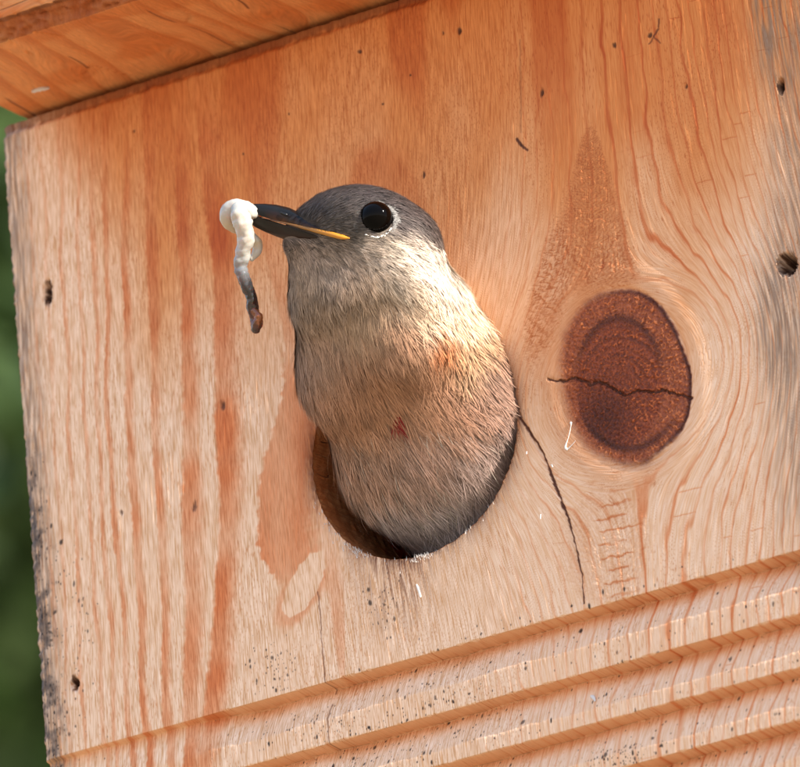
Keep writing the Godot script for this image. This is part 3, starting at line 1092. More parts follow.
# plumage: grid x, y, spread, sRGB colour, lie (grid direction), length mm, lift, colour scatter, kind of plume
var coat: Array = []
func setup_coat() -> void:
	coat = [
		[300, 208, 18, 0.285, 0.25, 0.232, 1, -0.55, 1.625, 0.35, 0.34],
		[330, 200, 26, 0.266, 0.236, 0.227, 1, -0.25, 1.875, 0.22, 0.34],
		[372, 192, 28, 0.246, 0.222, 0.218, 1, 0.05, 2, 0.22, 0.34],
		[410, 205, 24, 0.266, 0.226, 0.214, 0.9, 0.5, 2.125, 0.22, 0.34],
		[432, 230, 12, 0.266, 0.222, 0.205, 0.6, 0.9, 2.25, 0.22, 0.34],
		[418, 224, 12, 0.276, 0.236, 0.223, 0.75, 0.7, 2, 0.22, 0.34],
		[330, 222, 20, 0.325, 0.293, 0.262, 1, -0.1, 1.625, 0.22, 0.35],
		[350, 226, 12, 0.315, 0.283, 0.254, 1, 0.2, 1.375, 0.22, 0.35],
		[402, 249, 17, 0.764, 0.701, 0.636, 1, 0.35, 2.2, 0.3, 0.3],
		[388, 243, 8, 0.736, 0.682, 0.603, 1, 0.4, 2, 0.3, 0.3],
		[424, 247, 8, 0.773, 0.719, 0.648, 0.9, 0.5, 2.2, 0.3, 0.3],
		[368, 250, 14, 0.662, 0.592, 0.524, 1, 0.45, 2, 0.3, 0.3],
		[430, 262, 16, 0.791, 0.737, 0.683, 0.85, 0.6, 2.6, 0.3, 0.3],
		[400, 275, 20, 0.718, 0.646, 0.571, 0.8, 0.7, 2.8, 0.35, 0.3],
		[446, 290, 18, 0.782, 0.719, 0.655, 0.75, 0.8, 2.8, 0.3, 0.3],
		[425, 310, 18, 0.736, 0.637, 0.534, 0.65, 0.85, 3, 0.3, 0.3],
		[462, 318, 16, 0.773, 0.673, 0.571, 0.7, 0.8, 2.8, 0.3, 0.3],
		[440, 342, 11, 0.646, 0.403, 0.259, 0.6, 0.9, 3, 0.315, 0.255],
		[472, 350, 13, 0.64, 0.5, 0.37, 0.4, 0.95, 2.8, 0.35, 0.3],
		[463, 372, 11, 0.64, 0.5, 0.37, 0.3, 1, 2.8, 0.2625, 0.2125],
		[300, 245, 16, 0.57, 0.49, 0.435, 0.7, 0.6, 1.6, 0.2, 0.3],
		[330, 255, 16, 0.61, 0.53, 0.465, 0.85, 0.5, 2, 0.25, 0.35],
		[345, 282, 20, 0.67, 0.575, 0.49, 0.55, 0.85, 2.6, 0.32, 0.35],
		[300, 280, 18, 0.62, 0.53, 0.45, 0.25, 1, 2.6, 0.2, 0.22],
		[308, 310, 24, 0.61, 0.515, 0.43, 0.2, 1, 3.2, 0.084, 0.1088],
		[355, 315, 24, 0.62, 0.51, 0.405, 0.35, 1, 3.6, 0.09, 0.102],
		[395, 345, 24, 0.606, 0.459, 0.357, 0.45, 1, 4.2, 0.084, 0.0816],
		[310, 350, 26, 0.617, 0.493, 0.407, 0.15, 1, 4, 0.06, 0.0816],
		[350, 390, 36, 0.661, 0.482, 0.357, 0.25, 1, 4.6, 0.06, 0.068],
		[310, 420, 26, 0.639, 0.47, 0.357, 0.25, 1, 4.6, 0.06, 0.0816],
		[410, 400, 32, 0.617, 0.459, 0.352, 0.5, 0.9, 4.6, 0.096, 0.0952],
		[450, 410, 24, 0.6, 0.448, 0.357, 0.7, 0.75, 4.6, 0.168, 0.136],
		[490, 385, 22, 0.531, 0.403, 0.333, 0.75, 0.75, 4, 0.2, 0.16],
		[505, 440, 20, 0.475, 0.401, 0.37, 0.5, 0.9, 4.2, 0.2, 0.252],
		[365, 460, 30, 0.66, 0.515, 0.42, 0.45, 0.95, 5, 0.24, 0.24],
		[410, 465, 28, 0.679, 0.561, 0.498, 0.5, 0.95, 5.2, 0.24, 0.24],
		[465, 465, 24, 0.671, 0.587, 0.552, 0.65, 0.85, 5.2, 0.18, 0.24752],
		[390, 515, 24, 0.623, 0.579, 0.582, 0.5, 0.95, 5.6, 0.132, 0.238],
		[440, 520, 28, 0.609, 0.583, 0.595, 0.45, 0.95, 5.6, 0.144, 0.26656],
		[490, 505, 20, 0.485, 0.45, 0.446, 0.3, 1, 5, 0.24, 0.308],
		[420, 560, 24, 0.479, 0.465, 0.485, 0.4, 1, 5.2, 0.132, 0.20944],
	]

# the coat's anchors blended once over a grid of 4-unit cells: x 260..560, y 170..600
var coat_cells := PackedFloat32Array()
func fill_coat() -> void:
	var flat := PackedFloat32Array()
	for e in coat:
		for k in 11:
			flat.append(e[k])
	coat_cells.resize(75 * 108 * 8)
	for j in 108:
		for i in 75:
			var X := 262.0 + i * 4.0
			var Y := 172.0 + j * 4.0
			var sum := 0.0
			var at := (j * 75 + i) * 8
			for m in range(0, flat.size(), 11):
				var dx := (X - flat[m]) / flat[m + 2]
				var dy := (Y - flat[m + 1]) / flat[m + 2]
				var g := exp(-(dx * dx + dy * dy) * 0.9) + 0.000002 / (0.2 + dx * dx + dy * dy)
				sum += g
				for k in 8:
					coat_cells[at + k] += g * flat[m + 3 + k]
			for k in 8:
				coat_cells[at + k] /= sum

func coat_at(X: float, Y: float, out: PackedFloat32Array) -> void:
	var at := (clampi(int((Y - 170.0) / 4.0), 0, 107) * 75 + clampi(int((X - 260.0) / 4.0), 0, 74)) * 8
	for k in 8:
		out[k] = coat_cells[at + k]

func grid_of(p: Vector3) -> Vector2:
	var k := DIST / (DIST - p.z)
	return Vector2((p.x + 13.0 * S) * k / S - 13.0 + 413.0, 440.0 - ((p.y - 56.5 * S) * k / S + 56.5))

class Plumes:
	var v := PackedVector3Array()
	var n := PackedVector3Array()
	var c := PackedColorArray()
	var i := PackedInt32Array()

func plume(s: Plumes, p: Vector3, nrm: Vector3, dir: Vector3, length: float, width: float, lift: float, c0: Color, c1: Color) -> void:
	var side := nrm.cross(dir).normalized()
	var at := s.v.size()
	var steps := 3
	for k in steps:
		var t := float(k) / steps
		var rise := -0.25 + lift * length * (t * 1.5 - t * t * 0.75)
		var m := p + dir * (length * t) + nrm * rise
		var half := width * (1.0 - 0.35 * t) * (0.6 if k == 0 else 1.0)
		var nn := (nrm + dir * (-lift * 0.4)).normalized()
		s.v.append(w(m - side * half))
		s.v.append(w(m + side * half))
		s.n.append(w(nn - side * 0.3).normalized())
		s.n.append(w(nn + side * 0.3).normalized())
		var cc := c0.lerp(c1, t)
		s.c.append(cc)
		s.c.append(cc)
	s.v.append(w(p + dir * length + nrm * (-0.25 + lift * length * 0.75)))
	s.n.append(w(nrm).normalized())
	s.c.append(c1)
	for k in steps - 1:
		var a := at + k * 2
		s.i.append_array([a, a + 1, a + 2, a + 1, a + 3, a + 2])
	var e := at + steps * 2 - 2
	s.i.append_array([e, e + 1, at + steps * 2])

func bird() -> void:
	var b := thing("bird", HOLE, "small grey-capped songbird with pale cheek leaning out of the nest hole, larva in beak", "bird")
	setup_bird()
	setup_coat()
	fill_coat()
	var bm := bird_mesh()
	var v: PackedVector3Array = bm[0]
	var n: PackedVector3Array = bm[1]
	var idx: PackedInt32Array = bm[2]
	var eye_c := q(376, 220, 0)
	eye_c.z = surface_z(376, 220) - 1.35
	var wv := PackedVector3Array()
	var wn := PackedVector3Array()
	var wc := PackedColorArray()
	var o := PackedFloat32Array()
	o.resize(8)
	for i in v.size():
		var g := grid_of(v[i])
		coat_at(g.x, g.y, o)
		var pos := v[i] - n[i] * 0.35
		var ed := pos.distance_to(eye_c)
		if ed < 2.75:
			pos += (eye_c - pos).normalized() * 0.6
		wv.append(w(pos))
		wn.append(w(n[i]).normalized())
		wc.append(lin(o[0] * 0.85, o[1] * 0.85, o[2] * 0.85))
	var body := part("body", arrays(wv, wn, idx, PackedVector2Array(), wc), M.skin, b)
	# plumage, drawn as fine overlapping plumes
	var parts := {"crown_plumage": Plumes.new(), "cheek_plumage": Plumes.new(), "breast_plumage": Plumes.new()}
	var areas := PackedFloat32Array()
	var total := 0.0
	var keep := PackedInt32Array()
	var nz := Vector3(R.z, U.z, C.z)            # the box face's normal in the bird frame
	for k in range(0, idx.size(), 3):
		var a := v[idx[k]]
		var bb := v[idx[k + 1]]
		var c := v[idx[k + 2]]
		var m := (a + bb + c) / 3.0
		if n[idx[k]].z < -0.8 or m.dot(nz) < -13.0:
			continue
		var g := grid_of(m)
		var dense := 1.0 if g.y > 290.0 else 2.2
		total += (bb - a).cross(c - a).length() * 0.5 * dense
		areas.append(total)
		keep.append(k)
	var count := 140000
	rng.seed = 71
	for s in count:
		var pick := areas.bsearch(rng.randf() * total)
		var k := keep[mini(pick, keep.size() - 1)]
		var r1 := sqrt(rng.randf())
		var r2 := rng.randf()
		var p := v[idx[k]] * (1.0 - r1) + v[idx[k + 1]] * (r1 * (1.0 - r2)) + v[idx[k + 2]] * (r1 * r2)
		var nrm := (n[idx[k]] * (1.0 - r1) + n[idx[k + 1]] * (r1 * (1.0 - r2)) + n[idx[k + 2]] * (r1 * r2)).normalized()
		var g := grid_of(p)
		if p.distance_to(eye_c) < 2.85:
			continue
		# bare beak
		if g.x < 316.0 and g.y > 206.0 + maxf(0.0, g.x - 283.0) * 0.52 and g.y < 238.0 + maxf(0.0, g.x - 280.0) * 0.03:
			continue
		var wob := Vector3(n_mid.get_noise_3dv(p * 0.35), n_mid.get_noise_3dv(p * 0.35 + Vector3(40, 0, 0)), n_mid.get_noise_3dv(p * 0.35 + Vector3(0, 40, 0)))
		var gj := g + Vector2(wob.x, wob.y) * 9.0 + Vector2(rng.randfn(0, 2.5), rng.randfn(0, 2.5))
		coat_at(gj.x, gj.y, o)
		var col := Color(o[0], o[1], o[2])
		var scat := o[7]
		# the red fleck on the breast
		if Vector2((g.x - 394.0) / 5.0, (g.y - 414.0) / 7.0).length() < 0.8 + rng.randf() * 0.4:
			col = Color(0.50, 0.13, 0.13)
		var clump := n_mid.get_noise_3dv(p * 0.9 + Vector3(9, 9, 9))
		var val := 1.0 + (rng.randf() - 0.5) * scat * 1.1 + clump * scat * 0.9
		var dir2 := Vector3(o[3], -o[4], 0.0).normalized() + wob * (0.35 + o[6] * 0.7) + Vector3(rng.randfn(0, 0.09), rng.randfn(0, 0.09), rng.randfn(0, 0.09))
		var lift := o[6] * (0.45 + rng.randf() * 0.7 + clump * 0.5)
		# plumes stand together in feathers: paler, slightly raised tips, darker at the root under the next one
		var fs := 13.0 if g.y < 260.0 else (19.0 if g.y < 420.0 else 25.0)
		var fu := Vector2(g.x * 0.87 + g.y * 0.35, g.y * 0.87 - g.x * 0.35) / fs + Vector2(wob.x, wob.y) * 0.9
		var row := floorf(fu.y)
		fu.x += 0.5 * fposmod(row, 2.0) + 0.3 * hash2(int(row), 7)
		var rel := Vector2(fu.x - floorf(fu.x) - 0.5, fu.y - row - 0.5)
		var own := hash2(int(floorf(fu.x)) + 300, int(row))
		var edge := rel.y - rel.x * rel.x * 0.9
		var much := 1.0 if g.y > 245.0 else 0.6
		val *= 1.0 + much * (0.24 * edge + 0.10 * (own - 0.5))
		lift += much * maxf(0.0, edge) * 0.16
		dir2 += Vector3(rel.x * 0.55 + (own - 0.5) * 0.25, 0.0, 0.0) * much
		var dir := (dir2 - nrm * dir2.dot(nrm)).normalized()
		var length := o[5] * (0.7 + rng.randf() * 0.6) * 0.85
		if g.y > 300.0 and rng.randf() < 0.014:             # a loose plume here and there
			lift = lift * 1.7 + 0.10
			length *= 1.15
		var wd := 0.050 if g.y < 300.0 else 0.056
		var c0 := lin(col.r * val * 0.90, col.g * val * 0.90, col.b * val * 0.90)  # strand roots painted darker, as shade between the plumes
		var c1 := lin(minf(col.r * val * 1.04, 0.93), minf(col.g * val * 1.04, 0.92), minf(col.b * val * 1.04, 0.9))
		if rng.randf() < 0.03 * o[7] / 0.15 and g.y > 420.0:
			c1 = lin(0.72, 0.68, 0.62)
		var nm := "breast_plumage"
		if g.y < 240.0 or (g.x > 395.0 and g.y < 240.0):
			nm = "crown_plumage"
		elif g.y < 255.0 + (g.x - 300.0) * 0.75:
			nm = "cheek_plumage"
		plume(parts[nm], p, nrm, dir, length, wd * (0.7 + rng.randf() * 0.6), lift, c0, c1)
	# pale ring of short plumes round the eye
	var ring := Plumes.new()
	for s in 900:
		var a := rng.randf() * TAU
		var rad := 2.75 + rng.randf() * 0.75 * (1.0 if cos(a) > -0.3 else 0.35)
		var px := 376.0 + cos(a) * rad / S
		var py := 220.0 - sin(a) * rad * 0.96 / S
		var p := q(px, py, surface_z(px, py))
		var nrm := grad(p)
		var out := Vector3(cos(a), sin(a) * 0.9, 0.0)
		var tang := Vector3(-sin(a), cos(a), 0.0) * (-1.0 if sin(a) > 0.0 else 1.0)
		var d := (tang * 0.75 + out * 0.6 + Vector3(rng.randfn(0, 0.2), rng.randfn(0, 0.2), 0)).normalized()
		d = (d - nrm * d.dot(nrm)).normalized()
		var white := clampf(0.30 + 0.45 * cos(a - 0.15) + 0.5 * maxf(0.0, -sin(a)) * (1.0 if cos(a) > -0.75 else 0.2) + 0.2 * maxf(0.0, sin(a)), 0.15, 0.95)
		var t := 0.29 + 0.31 * white * (0.8 + rng.randf() * 0.4)
		plume(ring, p, nrm, d, 0.55 + rng.randf() * 0.4, 0.06, 0.25, lin(t * 0.8, t * 0.78, t * 0.76), lin(t, t * 0.98, t * 0.95))
	for nm in parts:
		var s: Plumes = parts[nm]
		part(nm, arrays(s.v, s.n, s.i, PackedVector2Array(), s.c), M.plume, b, true)
	# eye
	var st := SurfaceTool.new()
	var sp := SphereMesh.new()
	sp.radius = 2.62 * MM
	sp.height = 5.24 * MM
	sp.radial_segments = 48
	sp.rings = 24
	var eye := part("eye", sp, M.eye, b)
	eye.position = w(eye_c)
	var er := part("eye_ring", arrays(ring.v, ring.n, ring.i, PackedVector2Array(), ring.c), M.plume, eye, true)
	er.position = -eye.position
	# white beads of the lower lid
	var lid := SurfaceTool.new()
	lid.begin(Mesh.PRIMITIVE_TRIANGLES)
	var bead := SphereMesh.new()
	bead.radius = 0.30 * MM
	bead.height = 0.46 * MM
	bead.radial_segments = 8
	bead.rings = 5
	for k in 14:
		var a := lerpf(-2.15, -0.55, (k + 0.7 * hash2(k, 4)) / 14.0)
		var off := 17.4 + 1.6 * hash2(k, 6)
		var px := 376.0 + cos(a) * off
		var py := 220.0 - sin(a) * off * 0.95
		var size := 0.35 + 0.65 * pow(hash2(k, 1), 1.6)
		var turn := Basis(C, a + PI / 2 + 0.6 * (hash2(k, 8) - 0.5))
		lid.append_from(bead, 0, Transform3D(turn * Basis.from_scale(Vector3(1.3, 0.55, 0.6) * size), w(q(px, py, surface_z(px, py) + 0.1)) - eye.position))
	part("eyelid", lid.commit(), M.lid, eye)
	beak(b)

func loft(rings: Array, col: Array) -> ArrayMesh:    # rings of bird-frame points
	var v := PackedVector3Array()
	var c := PackedColorArray()
	var idx := PackedInt32Array()
	var m: int = rings[0].size()
	for k in rings.size():
		for s in m:
			v.append(w(rings[k][s]))
			c.append(col[k][s])
	for k in rings.size() - 1:
		for s in m:
			var a := k * m + s
			var b := k * m + (s + 1) % m
			idx.append_array([a, b, a + m, b, b + m, a + m])
	return arrays(v, smooth_normals(v, idx), idx, PackedVector2Array(), c)

func beak(b: Node3D) -> void:
	# upper and lower halves: grid stations of ridge, edge (top and bottom of each half), half width mm
	var black := lin(0.055, 0.050, 0.052)
	var brown := lin(0.26, 0.165, 0.11)
	var upper := [[247.0, 204.5, 209.0, 0.35], [254.0, 203.8, 212.5, 0.8], [264.0, 203.6, 217.0, 1.2], [276.0, 204.5, 221.0, 1.6], [289.0, 207.5, 225.0, 0.0], [304.0, 214.5, 229.0, 0.0], [320.0, 223.0, 232.5, 0.0], [334.0, 231.0, 236.0, -1.0]]
	var lower := [[249.0, 215.0, 222.5, 0.35], [255.0, 216.0, 227.0, 0.75], [264.0, 219.5, 231.5, 1.1], [276.0, 223.0, 236.5, 1.5], [287.0, 226.5, 240.5, 0.0], [298.0, 230.0, 243.5, 0.0], [309.0, 233.5, 243.5, 0.0], [320.0, 237.0, 242.0, -1.0]]
	for half in 2:
		var rings: Array = []
		var cols: Array = []
		var list: Array = upper if half == 0 else lower
		for k in list.size():
			var e: Array = list[k]
			var z := 10.6
			if k >= 4:          # further back the bill lies just proud of the face
				e[3] = maxf(1.7, surface_z(e[0], (e[1] + e[2]) * 0.5) - z + (0.12 if e[3] == 0.0 else -0.3))
			var ring: Array = []
			var cr: Array = []
			for s in 20:
				var a := TAU * s / 20
				var yy: float
				var zz: float
				if half == 0:           # ridge above, flat edge below
					yy = e[2] + (e[1] - e[2]) * pow(maxf(sin(a), 0.0), 0.8) if sin(a) > 0 else e[2] + 1.0 * sin(a)
				else:
					yy = e[1] + (e[2] - e[1]) * pow(maxf(-sin(a), 0.0), 0.8) if sin(a) < 0 else e[1] - 1.0 * sin(a)
				zz = z + cos(a) * e[3]
				ring.append(q(e[0], yy, zz))
				var t := clampf((k - 2.0) / 3.0, 0.0, 1.0)
				var edge := 1.0 - absf(sin(a))
				if half == 0:
					cr.append(black.lerp(lin(0.45, 0.27, 0.10), t * pow(edge, 4.0) * 0.6))
				else:
					cr.append(black.lerp(brown, t * (1.0 - edge)).lerp(lin(0.22, 0.16, 0.12), 0.3))
			rings.append(ring)
			cols.append(cr)
		part("upper_beak" if half == 0 else "lower_beak", loft(rings, cols), M.beak, b)
	# yellow-orange corner of the mouth, along the side of the face
	var path: Array = []
	var rad: Array = []
	var cs: Array = []
	var pts := [[262.0, 218.0, 0.06], [276.0, 221.0, 0.09], [290.0, 224.3, 0.15], [305.0, 228.0, 0.25], [320.0, 231.6, 0.36], [334.0, 235.0, 0.42], [342.0, 237.0, 0.38], [349.0, 238.2, 0.12]]
	for k in pts.size():
		var e: Array = pts[k]
		var zb: float = 10.6 + [1.2, 1.6, 1.8, 1.8, 1.8, 0.0, 0.0, 0.0][k]
		var zs := surface_z(e[0], e[1]) + 0.12
		path.append(q(e[0], e[1], maxf(zb, zs)))
		rad.append(e[2])
		cs.append(lin(0.24, 0.15, 0.08).lerp(lin(0.76, 0.50, 0.12), clampf((k - 1.0) / 4.5, 0.0, 1.0)))
	part("mouth_corner", blob(path, rad, 12, 0.8, 6, cs, 0.0, true), M.gape, b)

	# nostril and the stiff bristles at the root of the bill
	part("nostril", blob([q(281, 212.5, 12.35), q(286, 214.5, 12.5)], [0.16, 0.2], 8, 0.5, 3, [lin(0.02, 0.02, 0.02), lin(0.02, 0.02, 0.02)], 0.0, true), M.gape, b)
	var br := Plumes.new()
	rng.seed = 19
	for k in 46:
		var px := rng.randf_range(288.0, 330.0)
		var py := 209.0 + (px - 285.0) * 0.52 + rng.randf_range(-3.0, 3.0) if k % 3 > 0 else 244.0 + rng.randf_range(-2.0, 5.0)
		var p := q(px, py, surface_z(px, py))
		var nrm := grad(p)
		var d := Vector3(-0.85, -0.25 + rng.randfn(0.0, 0.3), 0.35)
		d = (d - nrm * d.dot(nrm)).normalized()
		plume(br, p, nrm, d, rng.randf_range(0.9, 2.2), 0.032, 0.35, lin(0.12, 0.11, 0.11), lin(0.2, 0.18, 0.17))
	part("bristles", arrays(br.v, br.n, br.i, PackedVector2Array(), br.c), M.plume, b, true)

func larva() -> void:
	var l := thing("larva", HOLE, "limp white larva with dark tail end hanging folded from the bird's beak tip", "larva")
	var z := 11.6
	var white := lin(0.66, 0.64, 0.60)
	var cream := lin(0.68, 0.61, 0.50)
	var grey := lin(0.40, 0.42, 0.43)
	var dark := lin(0.17, 0.15, 0.13)
	var rust := lin(0.30, 0.15, 0.08)
	var path := [q(259, 214, 9.0), q(252, 212, 11.0), q(240, 211, 12.6), q(243, 222, 13.0), q(246, 238, 12.8), q(243, 254, 12.4), q(241, 268, 12.2), q(246, 283, 12.4), q(251, 296, 12.2), q(253, 310, 12.0), q(257, 323, 11.8)]
	var rad := [0.9, 1.2, 1.45, 1.55, 1.4, 1.3, 1.2, 1.15, 1.0, 1.0, 1.1]
	var cols := [white, white, white, white, white, lin(0.58, 0.58, 0.56), lin(0.42, 0.44, 0.45), lin(0.17, 0.175, 0.18), lin(0.10, 0.085, 0.08), dark, rust]
	part("body", blob(path, rad, 20, 0.85, 12, cols, 0.30, true), M.larva, l)
	var loop := [q(246, 207, 12.0), q(234, 207, 11.6), q(227, 213, 11.2), q(229, 222, 10.8), q(235, 227, 10.4), q(240, 231, 10.0)]
	part("fold", blob(loop, [1.0, 1.25, 1.25, 1.2, 1.05, 0.8], 18, 0.85, 8, [white, white, white, cream, cream, cream], 0.12, true), M.larva, l)
	var lobe := [q(252, 236, 10.4), q(257, 243, 10.2), q(257, 251, 10.3), q(252, 259, 10.8)]
	part("fold", blob(lobe, [0.7, 0.85, 0.75, 0.4], 14, 0.85, 8, [white, cream, white, white], 0.12, true), M.larva, l)
	var tail := [q(254, 311, 12.6), q(258, 317, 12.7), q(257, 324, 12.5), q(256, 329, 12.0)]
	part("tail_end", blob(tail, [0.6, 0.75, 0.8, 0.7], 18, 1.0, 10, [lin(0.45, 0.24, 0.13), lin(0.5, 0.27, 0.14), rust, dark], 0.35, true), M.larva, l)

# ------------------------------------------------------------------ beyond the box
func tree(called: String, at: Vector3, height: float, crown_c: Vector3, crown_r: Vector3, count: int, leaf: float, tint: Color, bark: Color, label: String) -> void:
	var t := thing(called, at, label, "tree", "trees beyond the nest box")
	var st := SurfaceTool.new()
	st.begin(Mesh.PRIMITIVE_TRIANGLES)
	limb(st, Vector3.ZERO, Vector3(0.1, height * 0.55, 0.0), 0.20, 0.14)
	limb(st, Vector3(0.1, height * 0.55, 0.0), Vector3(-0.1, height * 0.95, 0.1), 0.14, 0.04)
	for k in 7:
		var a := k * 2.4
		var h0 := height * (0.42 + 0.06 * k)
		limb(st, Vector3(0.05, h0, 0.0), crown_c + Vector3(cos(a) * crown_r.x * 0.75, (k - 3.0) * crown_r.y * 0.2, sin(a) * crown_r.z * 0.75), 0.07, 0.015)
	st.generate_normals()
	part("trunk", st.commit(), mat(bark, 0.9, 0.3), t)
	var lv := PackedVector3Array([Vector3(-0.32, 0, 0), Vector3(0, 0.04, 0.55), Vector3(0.32, 0, 0), Vector3(0, 0.05, -0.5)])
	var lm := arrays(lv, PackedVector3Array([Vector3.UP, Vector3.UP, Vector3.UP, Vector3.UP]), PackedInt32Array([0, 2, 1, 0, 3, 2]))
	var mm := MultiMesh.new()
	mm.transform_format = MultiMesh.TRANSFORM_3D
	mm.use_colors = true
	mm.mesh = lm
	mm.instance_count = count
	for i in count:
		var p := Vector3(rng.randfn(0, 1), rng.randfn(0, 1), rng.randfn(0, 1)).normalized()
		var lob := 1.0 + 0.3 * n_low.get_noise_3dv(p * 2.2 + at)
		p = crown_c + p * crown_r * pow(rng.randf(), 0.42) * lob
		var bs := Basis.from_euler(Vector3(rng.randf_range(-1.2, 1.2), rng.randf() * TAU, rng.randf_range(-1.2, 1.2))).scaled(Vector3.ONE * leaf * rng.randf_range(0.7, 1.3))
		mm.set_instance_transform(i, Transform3D(bs, p))
		var f := rng.randf_range(0.7, 1.3)
		mm.set_instance_color(i, Color(tint.r * f * rng.randf_range(0.85, 1.15), tint.g * f, tint.b * f))
	var o := MultiMeshInstance3D.new()
	o.name = "crown"
	o.multimesh = mm
	o.material_override = M.leaf
	t.add_child(o, true)
	o.set_meta("kind", "stuff")

func limb(st: SurfaceTool, a: Vector3, b: Vector3, r0: float, r1: float) -> void:
	var t := (b - a).normalized()
	var s := t.cross(Vector3(0.3, 0.1, 1.0)).normalized()
	var u := t.cross(s)
	var n := 9
	var segs := 5
	for k in segs:
		for i in n:
			var p := []
			for e in [[k, i], [k, i + 1], [k + 1, i + 1], [k + 1, i]]:
				var f: float = float(e[0]) / segs
				var an: float = TAU * e[1] / n
				var rr := lerpf(r0, r1, f) * (1.0 + 0.15 * n_mid.get_noise_2d(cos(an) * 1.5 + f * 3.0, sin(an) * 1.5))
				p.append(a.lerp(b, f) + Vector3(sin(f * 5.0), 0, cos(f * 4.0)) * 0.03 * (b - a).length() * f * (1.0 - f) + (s * cos(an) + u * sin(an)) * rr)
			quad(st, p, Vector2.ZERO, true)

func surroundings() -> void:
	var pm := PlaneMesh.new()
	pm.size = Vector2(600, 600)
	var ground := MeshInstance3D.new()
	ground.name = "ground"
	ground.mesh = pm
	ground.material_override = M.ground
	add_child(ground, true)
	tag(ground, "dry grassy ground below the nest box", "ground", "", "structure")
	tree("broadleaf_tree", Vector3(-9.6, 0, -14.2), 9.5, Vector3(0, 7.2, 0), Vector3(3.4, 3.6, 3.2), 90000, 0.13, Color(0.050, 0.084, 0.022), Color(0.30, 0.30, 0.28), "blurred leafy green tree beyond the left edge of the nest box")
	tree("broadleaf_tree", Vector3(-15.8, 0, -9.4), 9.0, Vector3(0, 6.4, 0), Vector3(3.6, 4.2, 3.4), 60000, 0.13, Color(0.056, 0.088, 0.024), Color(0.28, 0.27, 0.25), "shorter broad tree to the left of the blurred green tree beyond the nest box")
	tree("broadleaf_tree", Vector3(-2.4, 0, -17.4), 10.0, Vector3(0, 7.0, 0), Vector3(3.8, 4.6, 3.4), 60000, 0.13, Color(0.046, 0.080, 0.026), Color(0.28, 0.27, 0.25), "taller darker tree straight behind the nest box and hidden by it")

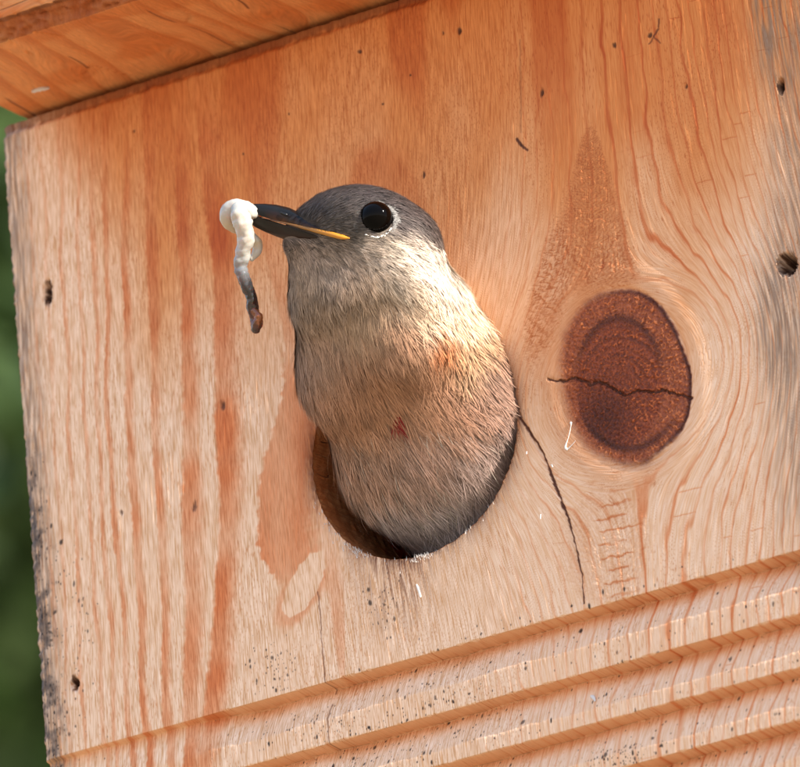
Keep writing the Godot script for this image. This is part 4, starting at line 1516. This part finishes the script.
# ------------------------------------------------------------------
func _ready() -> void:
	# camera: below and to the right of the box, long lens
	var ya := deg_to_rad(32.0)
	var pi_ := deg_to_rad(20.8)
	var ro := deg_to_rad(4.0)
	C = Vector3(sin(ya) * cos(pi_), -sin(pi_), cos(ya) * cos(pi_))
	var r0 := Vector3(cos(ya), 0, -sin(ya))
	var u0 := C.cross(r0)
	R = r0 * cos(ro) - u0 * sin(ro)
	U = r0 * sin(ro) + u0 * cos(ro)
	frame = Basis(R * MM, U * MM, C * MM)
	cam = R * (-13.0 * S) + U * (56.5 * S) + C * DIST
	var camera := Camera3D.new()
	camera.name = "camera"
	camera.transform = Transform3D(Basis(R, U, C), HOLE + cam * MM)
	camera.keep_aspect = Camera3D.KEEP_HEIGHT
	camera.near = 0.05
	camera.far = 2000.0
	var lens := CameraAttributesPhysical.new()
	lens.frustum_focal_length = 302.8
	lens.frustum_focus_distance = 1.492
	lens.exposure_aperture = 30.0
	camera.attributes = lens
	camera.fov = rad_to_deg(2.0 * atan(383.5 * S / DIST))
	add_child(camera)
	camera.current = true
	# sky
	var sky_m := ProceduralSkyMaterial.new()
	sky_m.sky_top_color = Color(0.52, 0.62, 0.76)
	sky_m.sky_horizon_color = Color(0.88, 0.87, 0.84)
	sky_m.sky_curve = 0.16
	sky_m.ground_bottom_color = Color(0.36, 0.33, 0.28)
	sky_m.ground_horizon_color = Color(0.62, 0.60, 0.52)
	sky_m.energy_multiplier = 1.0
	var sky := Sky.new()
	sky.sky_material = sky_m
	var env := Environment.new()
	env.background_mode = Environment.BG_SKY
	env.sky = sky
	env.background_energy_multiplier = 0.95
	env.tonemap_mode = Environment.TONE_MAPPER_LINEAR
	env.tonemap_exposure = 2.9
	env.sdfgi_enabled = true
	env.ssao_enabled = true
	env.ssil_enabled = true
	var we := WorldEnvironment.new()
	we.name = "environment"
	we.environment = env
	add_child(we)
	# sun: from the right, almost along the face of the box
	sun_dir = Vector3(0.870, 0.492, 0.003).normalized()
	var sun := DirectionalLight3D.new()
	sun.name = "sun"
	sun.light_energy = 1.55
	sun.light_color = Color(1.0, 0.96, 0.91)
	sun.light_angular_distance = 0.5
	sun.shadow_enabled = true
	sun.transform = Transform3D(Basis.looking_at(-sun_dir, Vector3.UP), Vector3(0, 6, 0))
	add_child(sun)
	# measuring grid of the face (plane z = 0)
	gd = Vector3(-C.x, -C.y, cam.dot(C)) / DIST * S
	gx = Vector3(R.x, R.y, -cam.dot(R)) + gd * 400.0
	gy = -Vector3(U.x, U.y, -cam.dot(U)) + gd * 383.5
	n_low = noise(11, 2)
	n_mid = noise(23, 3)
	n_fine = noise(37, 2)
	n_ridge = noise(41, 3)
	n_ridge.fractal_type = FastNoiseLite.FRACTAL_RIDGED
	n_one = noise(53, 1)
	var t0 := Time.get_ticks_msec()
	# materials
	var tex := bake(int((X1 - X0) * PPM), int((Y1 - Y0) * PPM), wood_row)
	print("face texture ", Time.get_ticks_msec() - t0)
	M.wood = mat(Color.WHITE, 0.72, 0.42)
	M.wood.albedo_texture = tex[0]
	M.wood.heightmap_enabled = true
	M.wood.heightmap_texture = tex[1]
	M.wood.heightmap_scale = 0.025
	M.knot = M.wood.duplicate()
	M.knot.roughness = 0.5
	M.knot.metallic_specular = 0.4
	M.knot.heightmap_scale = 0.07
	var pt := bake(1100, 700, plain_row)
	print("plain texture ", Time.get_ticks_msec() - t0)
	M.plain = mat(Color.WHITE, 0.72, 0.4)
	M.plain.albedo_texture = pt[0]
	M.plain.heightmap_enabled = true
	M.plain.heightmap_texture = pt[1]
	M.plain.heightmap_scale = 0.03
	M.bark = M.plain.duplicate()
	M.bark.albedo_color = Color(0.80, 0.74, 0.70)
	M.hole = mat(Color(0.90, 0.92, 0.98), 0.6, 0.5)
	M.hole.albedo_texture = pt[0]
	M.hole.heightmap_enabled = true
	M.hole.heightmap_texture = pt[1]
	M.hole.heightmap_scale = 0.03
	M.white = mat(Color(0.84, 0.81, 0.78), 0.7)
	M.fibre = mat(Color(0.90, 0.84, 0.78), 0.45, 0.5)
	M.fibre.cull_mode = BaseMaterial3D.CULL_DISABLED
	M.skin = vmat(0.9, 0.2)
	M.plume = vmat(0.62, 0.35)
	M.plume.backlight_enabled = true
	M.plume.backlight = Color(0.25, 0.22, 0.18)
	M.plume.cull_mode = BaseMaterial3D.CULL_DISABLED
	M.eye = mat(Color(0.020, 0.013, 0.010), 0.06, 0.2)
	M.lid = mat(Color(0.85, 0.83, 0.80), 0.4, 0.5)
	M.beak = vmat(0.36, 0.35)
	M.gape = vmat(0.35, 0.5)
	M.larva = vmat(0.16, 0.55)
	M.larva.subsurf_scatter_enabled = true
	M.larva.subsurf_scatter_strength = 0.15
	M.leaf = vmat(0.55, 0.4)
	M.leaf.cull_mode = BaseMaterial3D.CULL_DISABLED
	M.leaf.backlight_enabled = true
	M.leaf.backlight = Color(0.35, 0.45, 0.15)
	M.ground = mat(Color(0.58, 0.53, 0.45), 0.95, 0.2)
	# the setting
	surroundings()
	print("surroundings ", Time.get_ticks_msec() - t0)
	# the nest box
	var box := thing("nest_box", HOLE, "weathered orange wooden nest box with round entrance hole, dark knot and cracked front", "nest box")
	front_board(box)
	print("board ", Time.get_ticks_msec() - t0)
	roof(box)
	plank("side_board", Vector3(-72.0, -150.0, -150.0), Vector3(-54.0, 74.0, -19.3), box)
	plank("side_board", Vector3(59.0, -150.0, -150.0), Vector3(77.0, 74.0, -19.3), box)
	plank("back_board", Vector3(-72.0, -150.0, -168.3), Vector3(77.0, 74.0, -150.3), box)
	plank("floor_board", Vector3(-53.7, -150.0, -149.7), Vector3(58.7, -132.0, -19.3), box)
	# white flecks on the face
	for e in [[[571, 423, 1.3], [571, 427, 0.5], [569, 438, 0.35], [566, 447, 1.1], [568, 450, 0.9]], [[569, 449, 0.7], [573, 445, 0.5], [576, 441, 0.25]], [[587, 694, 1.2], [590, 696, 1.9], [593, 700, 1.0]], [[417, 585, 0.7], [419, 589, 1.4], [421, 597, 0.9]], [[541, 515, 0.7], [541, 519, 0.6]], [[527, 452, 0.6], [527, 454, 0.6]], [[552, 465, 0.8], [553, 467, 0.7]]]:
		var path: Array = []
		var rad: Array = []
		for p in e:
			var f := face_at(p[0], p[1])
			path.append(Vector3(f.x, f.y, relief(f.x, f.y) + 0.12))
			rad.append(p[2] * S)
		part("white_fleck", blob(path, rad, 8, 0.5, 3, [], 0.5), M.white, box.get_node("front_board"))
	# frayed pale fibres along the lower rim of the hole
	rng.seed = 5
	var fr := SurfaceTool.new()
	fr.begin(Mesh.PRIMITIVE_TRIANGLES)
	for k in 520:
		var a := rng.randfn(-1.65, 0.55)
		if a < -2.9 or a > -0.1:
			continue
		if n_low.get_noise_1d(a * 1.7 + 3.0) + rng.randfn(0.0, 0.18) < 0.16:
			continue
		var rr := HOLE_R + absf(rng.randfn(0.0, 0.7))
		var p := Vector3(cos(a) * rr, sin(a) * rr, 0.0)
		p.z = relief(p.x, p.y) + 0.03
		var d := Vector3(rng.randfn(0.0, 0.25), 1.0, rng.randf_range(0.0, 0.7)).normalized() * rng.randf_range(0.2, 0.8)
		var sd := Vector3(rng.randf_range(0.03, 0.09), 0.0, 0.0)
		for t in [p - sd, p + d, p + sd]:
			fr.set_normal(Vector3(0.0, 0.5, 0.85))
			fr.add_vertex(t * MM)
	part("frayed_fibres", fr.commit(), M.fibre, box.get_node("front_board"), true)
	# the bird and what it holds
	bird()
	larva()
	print("all ", Time.get_ticks_msec() - t0)
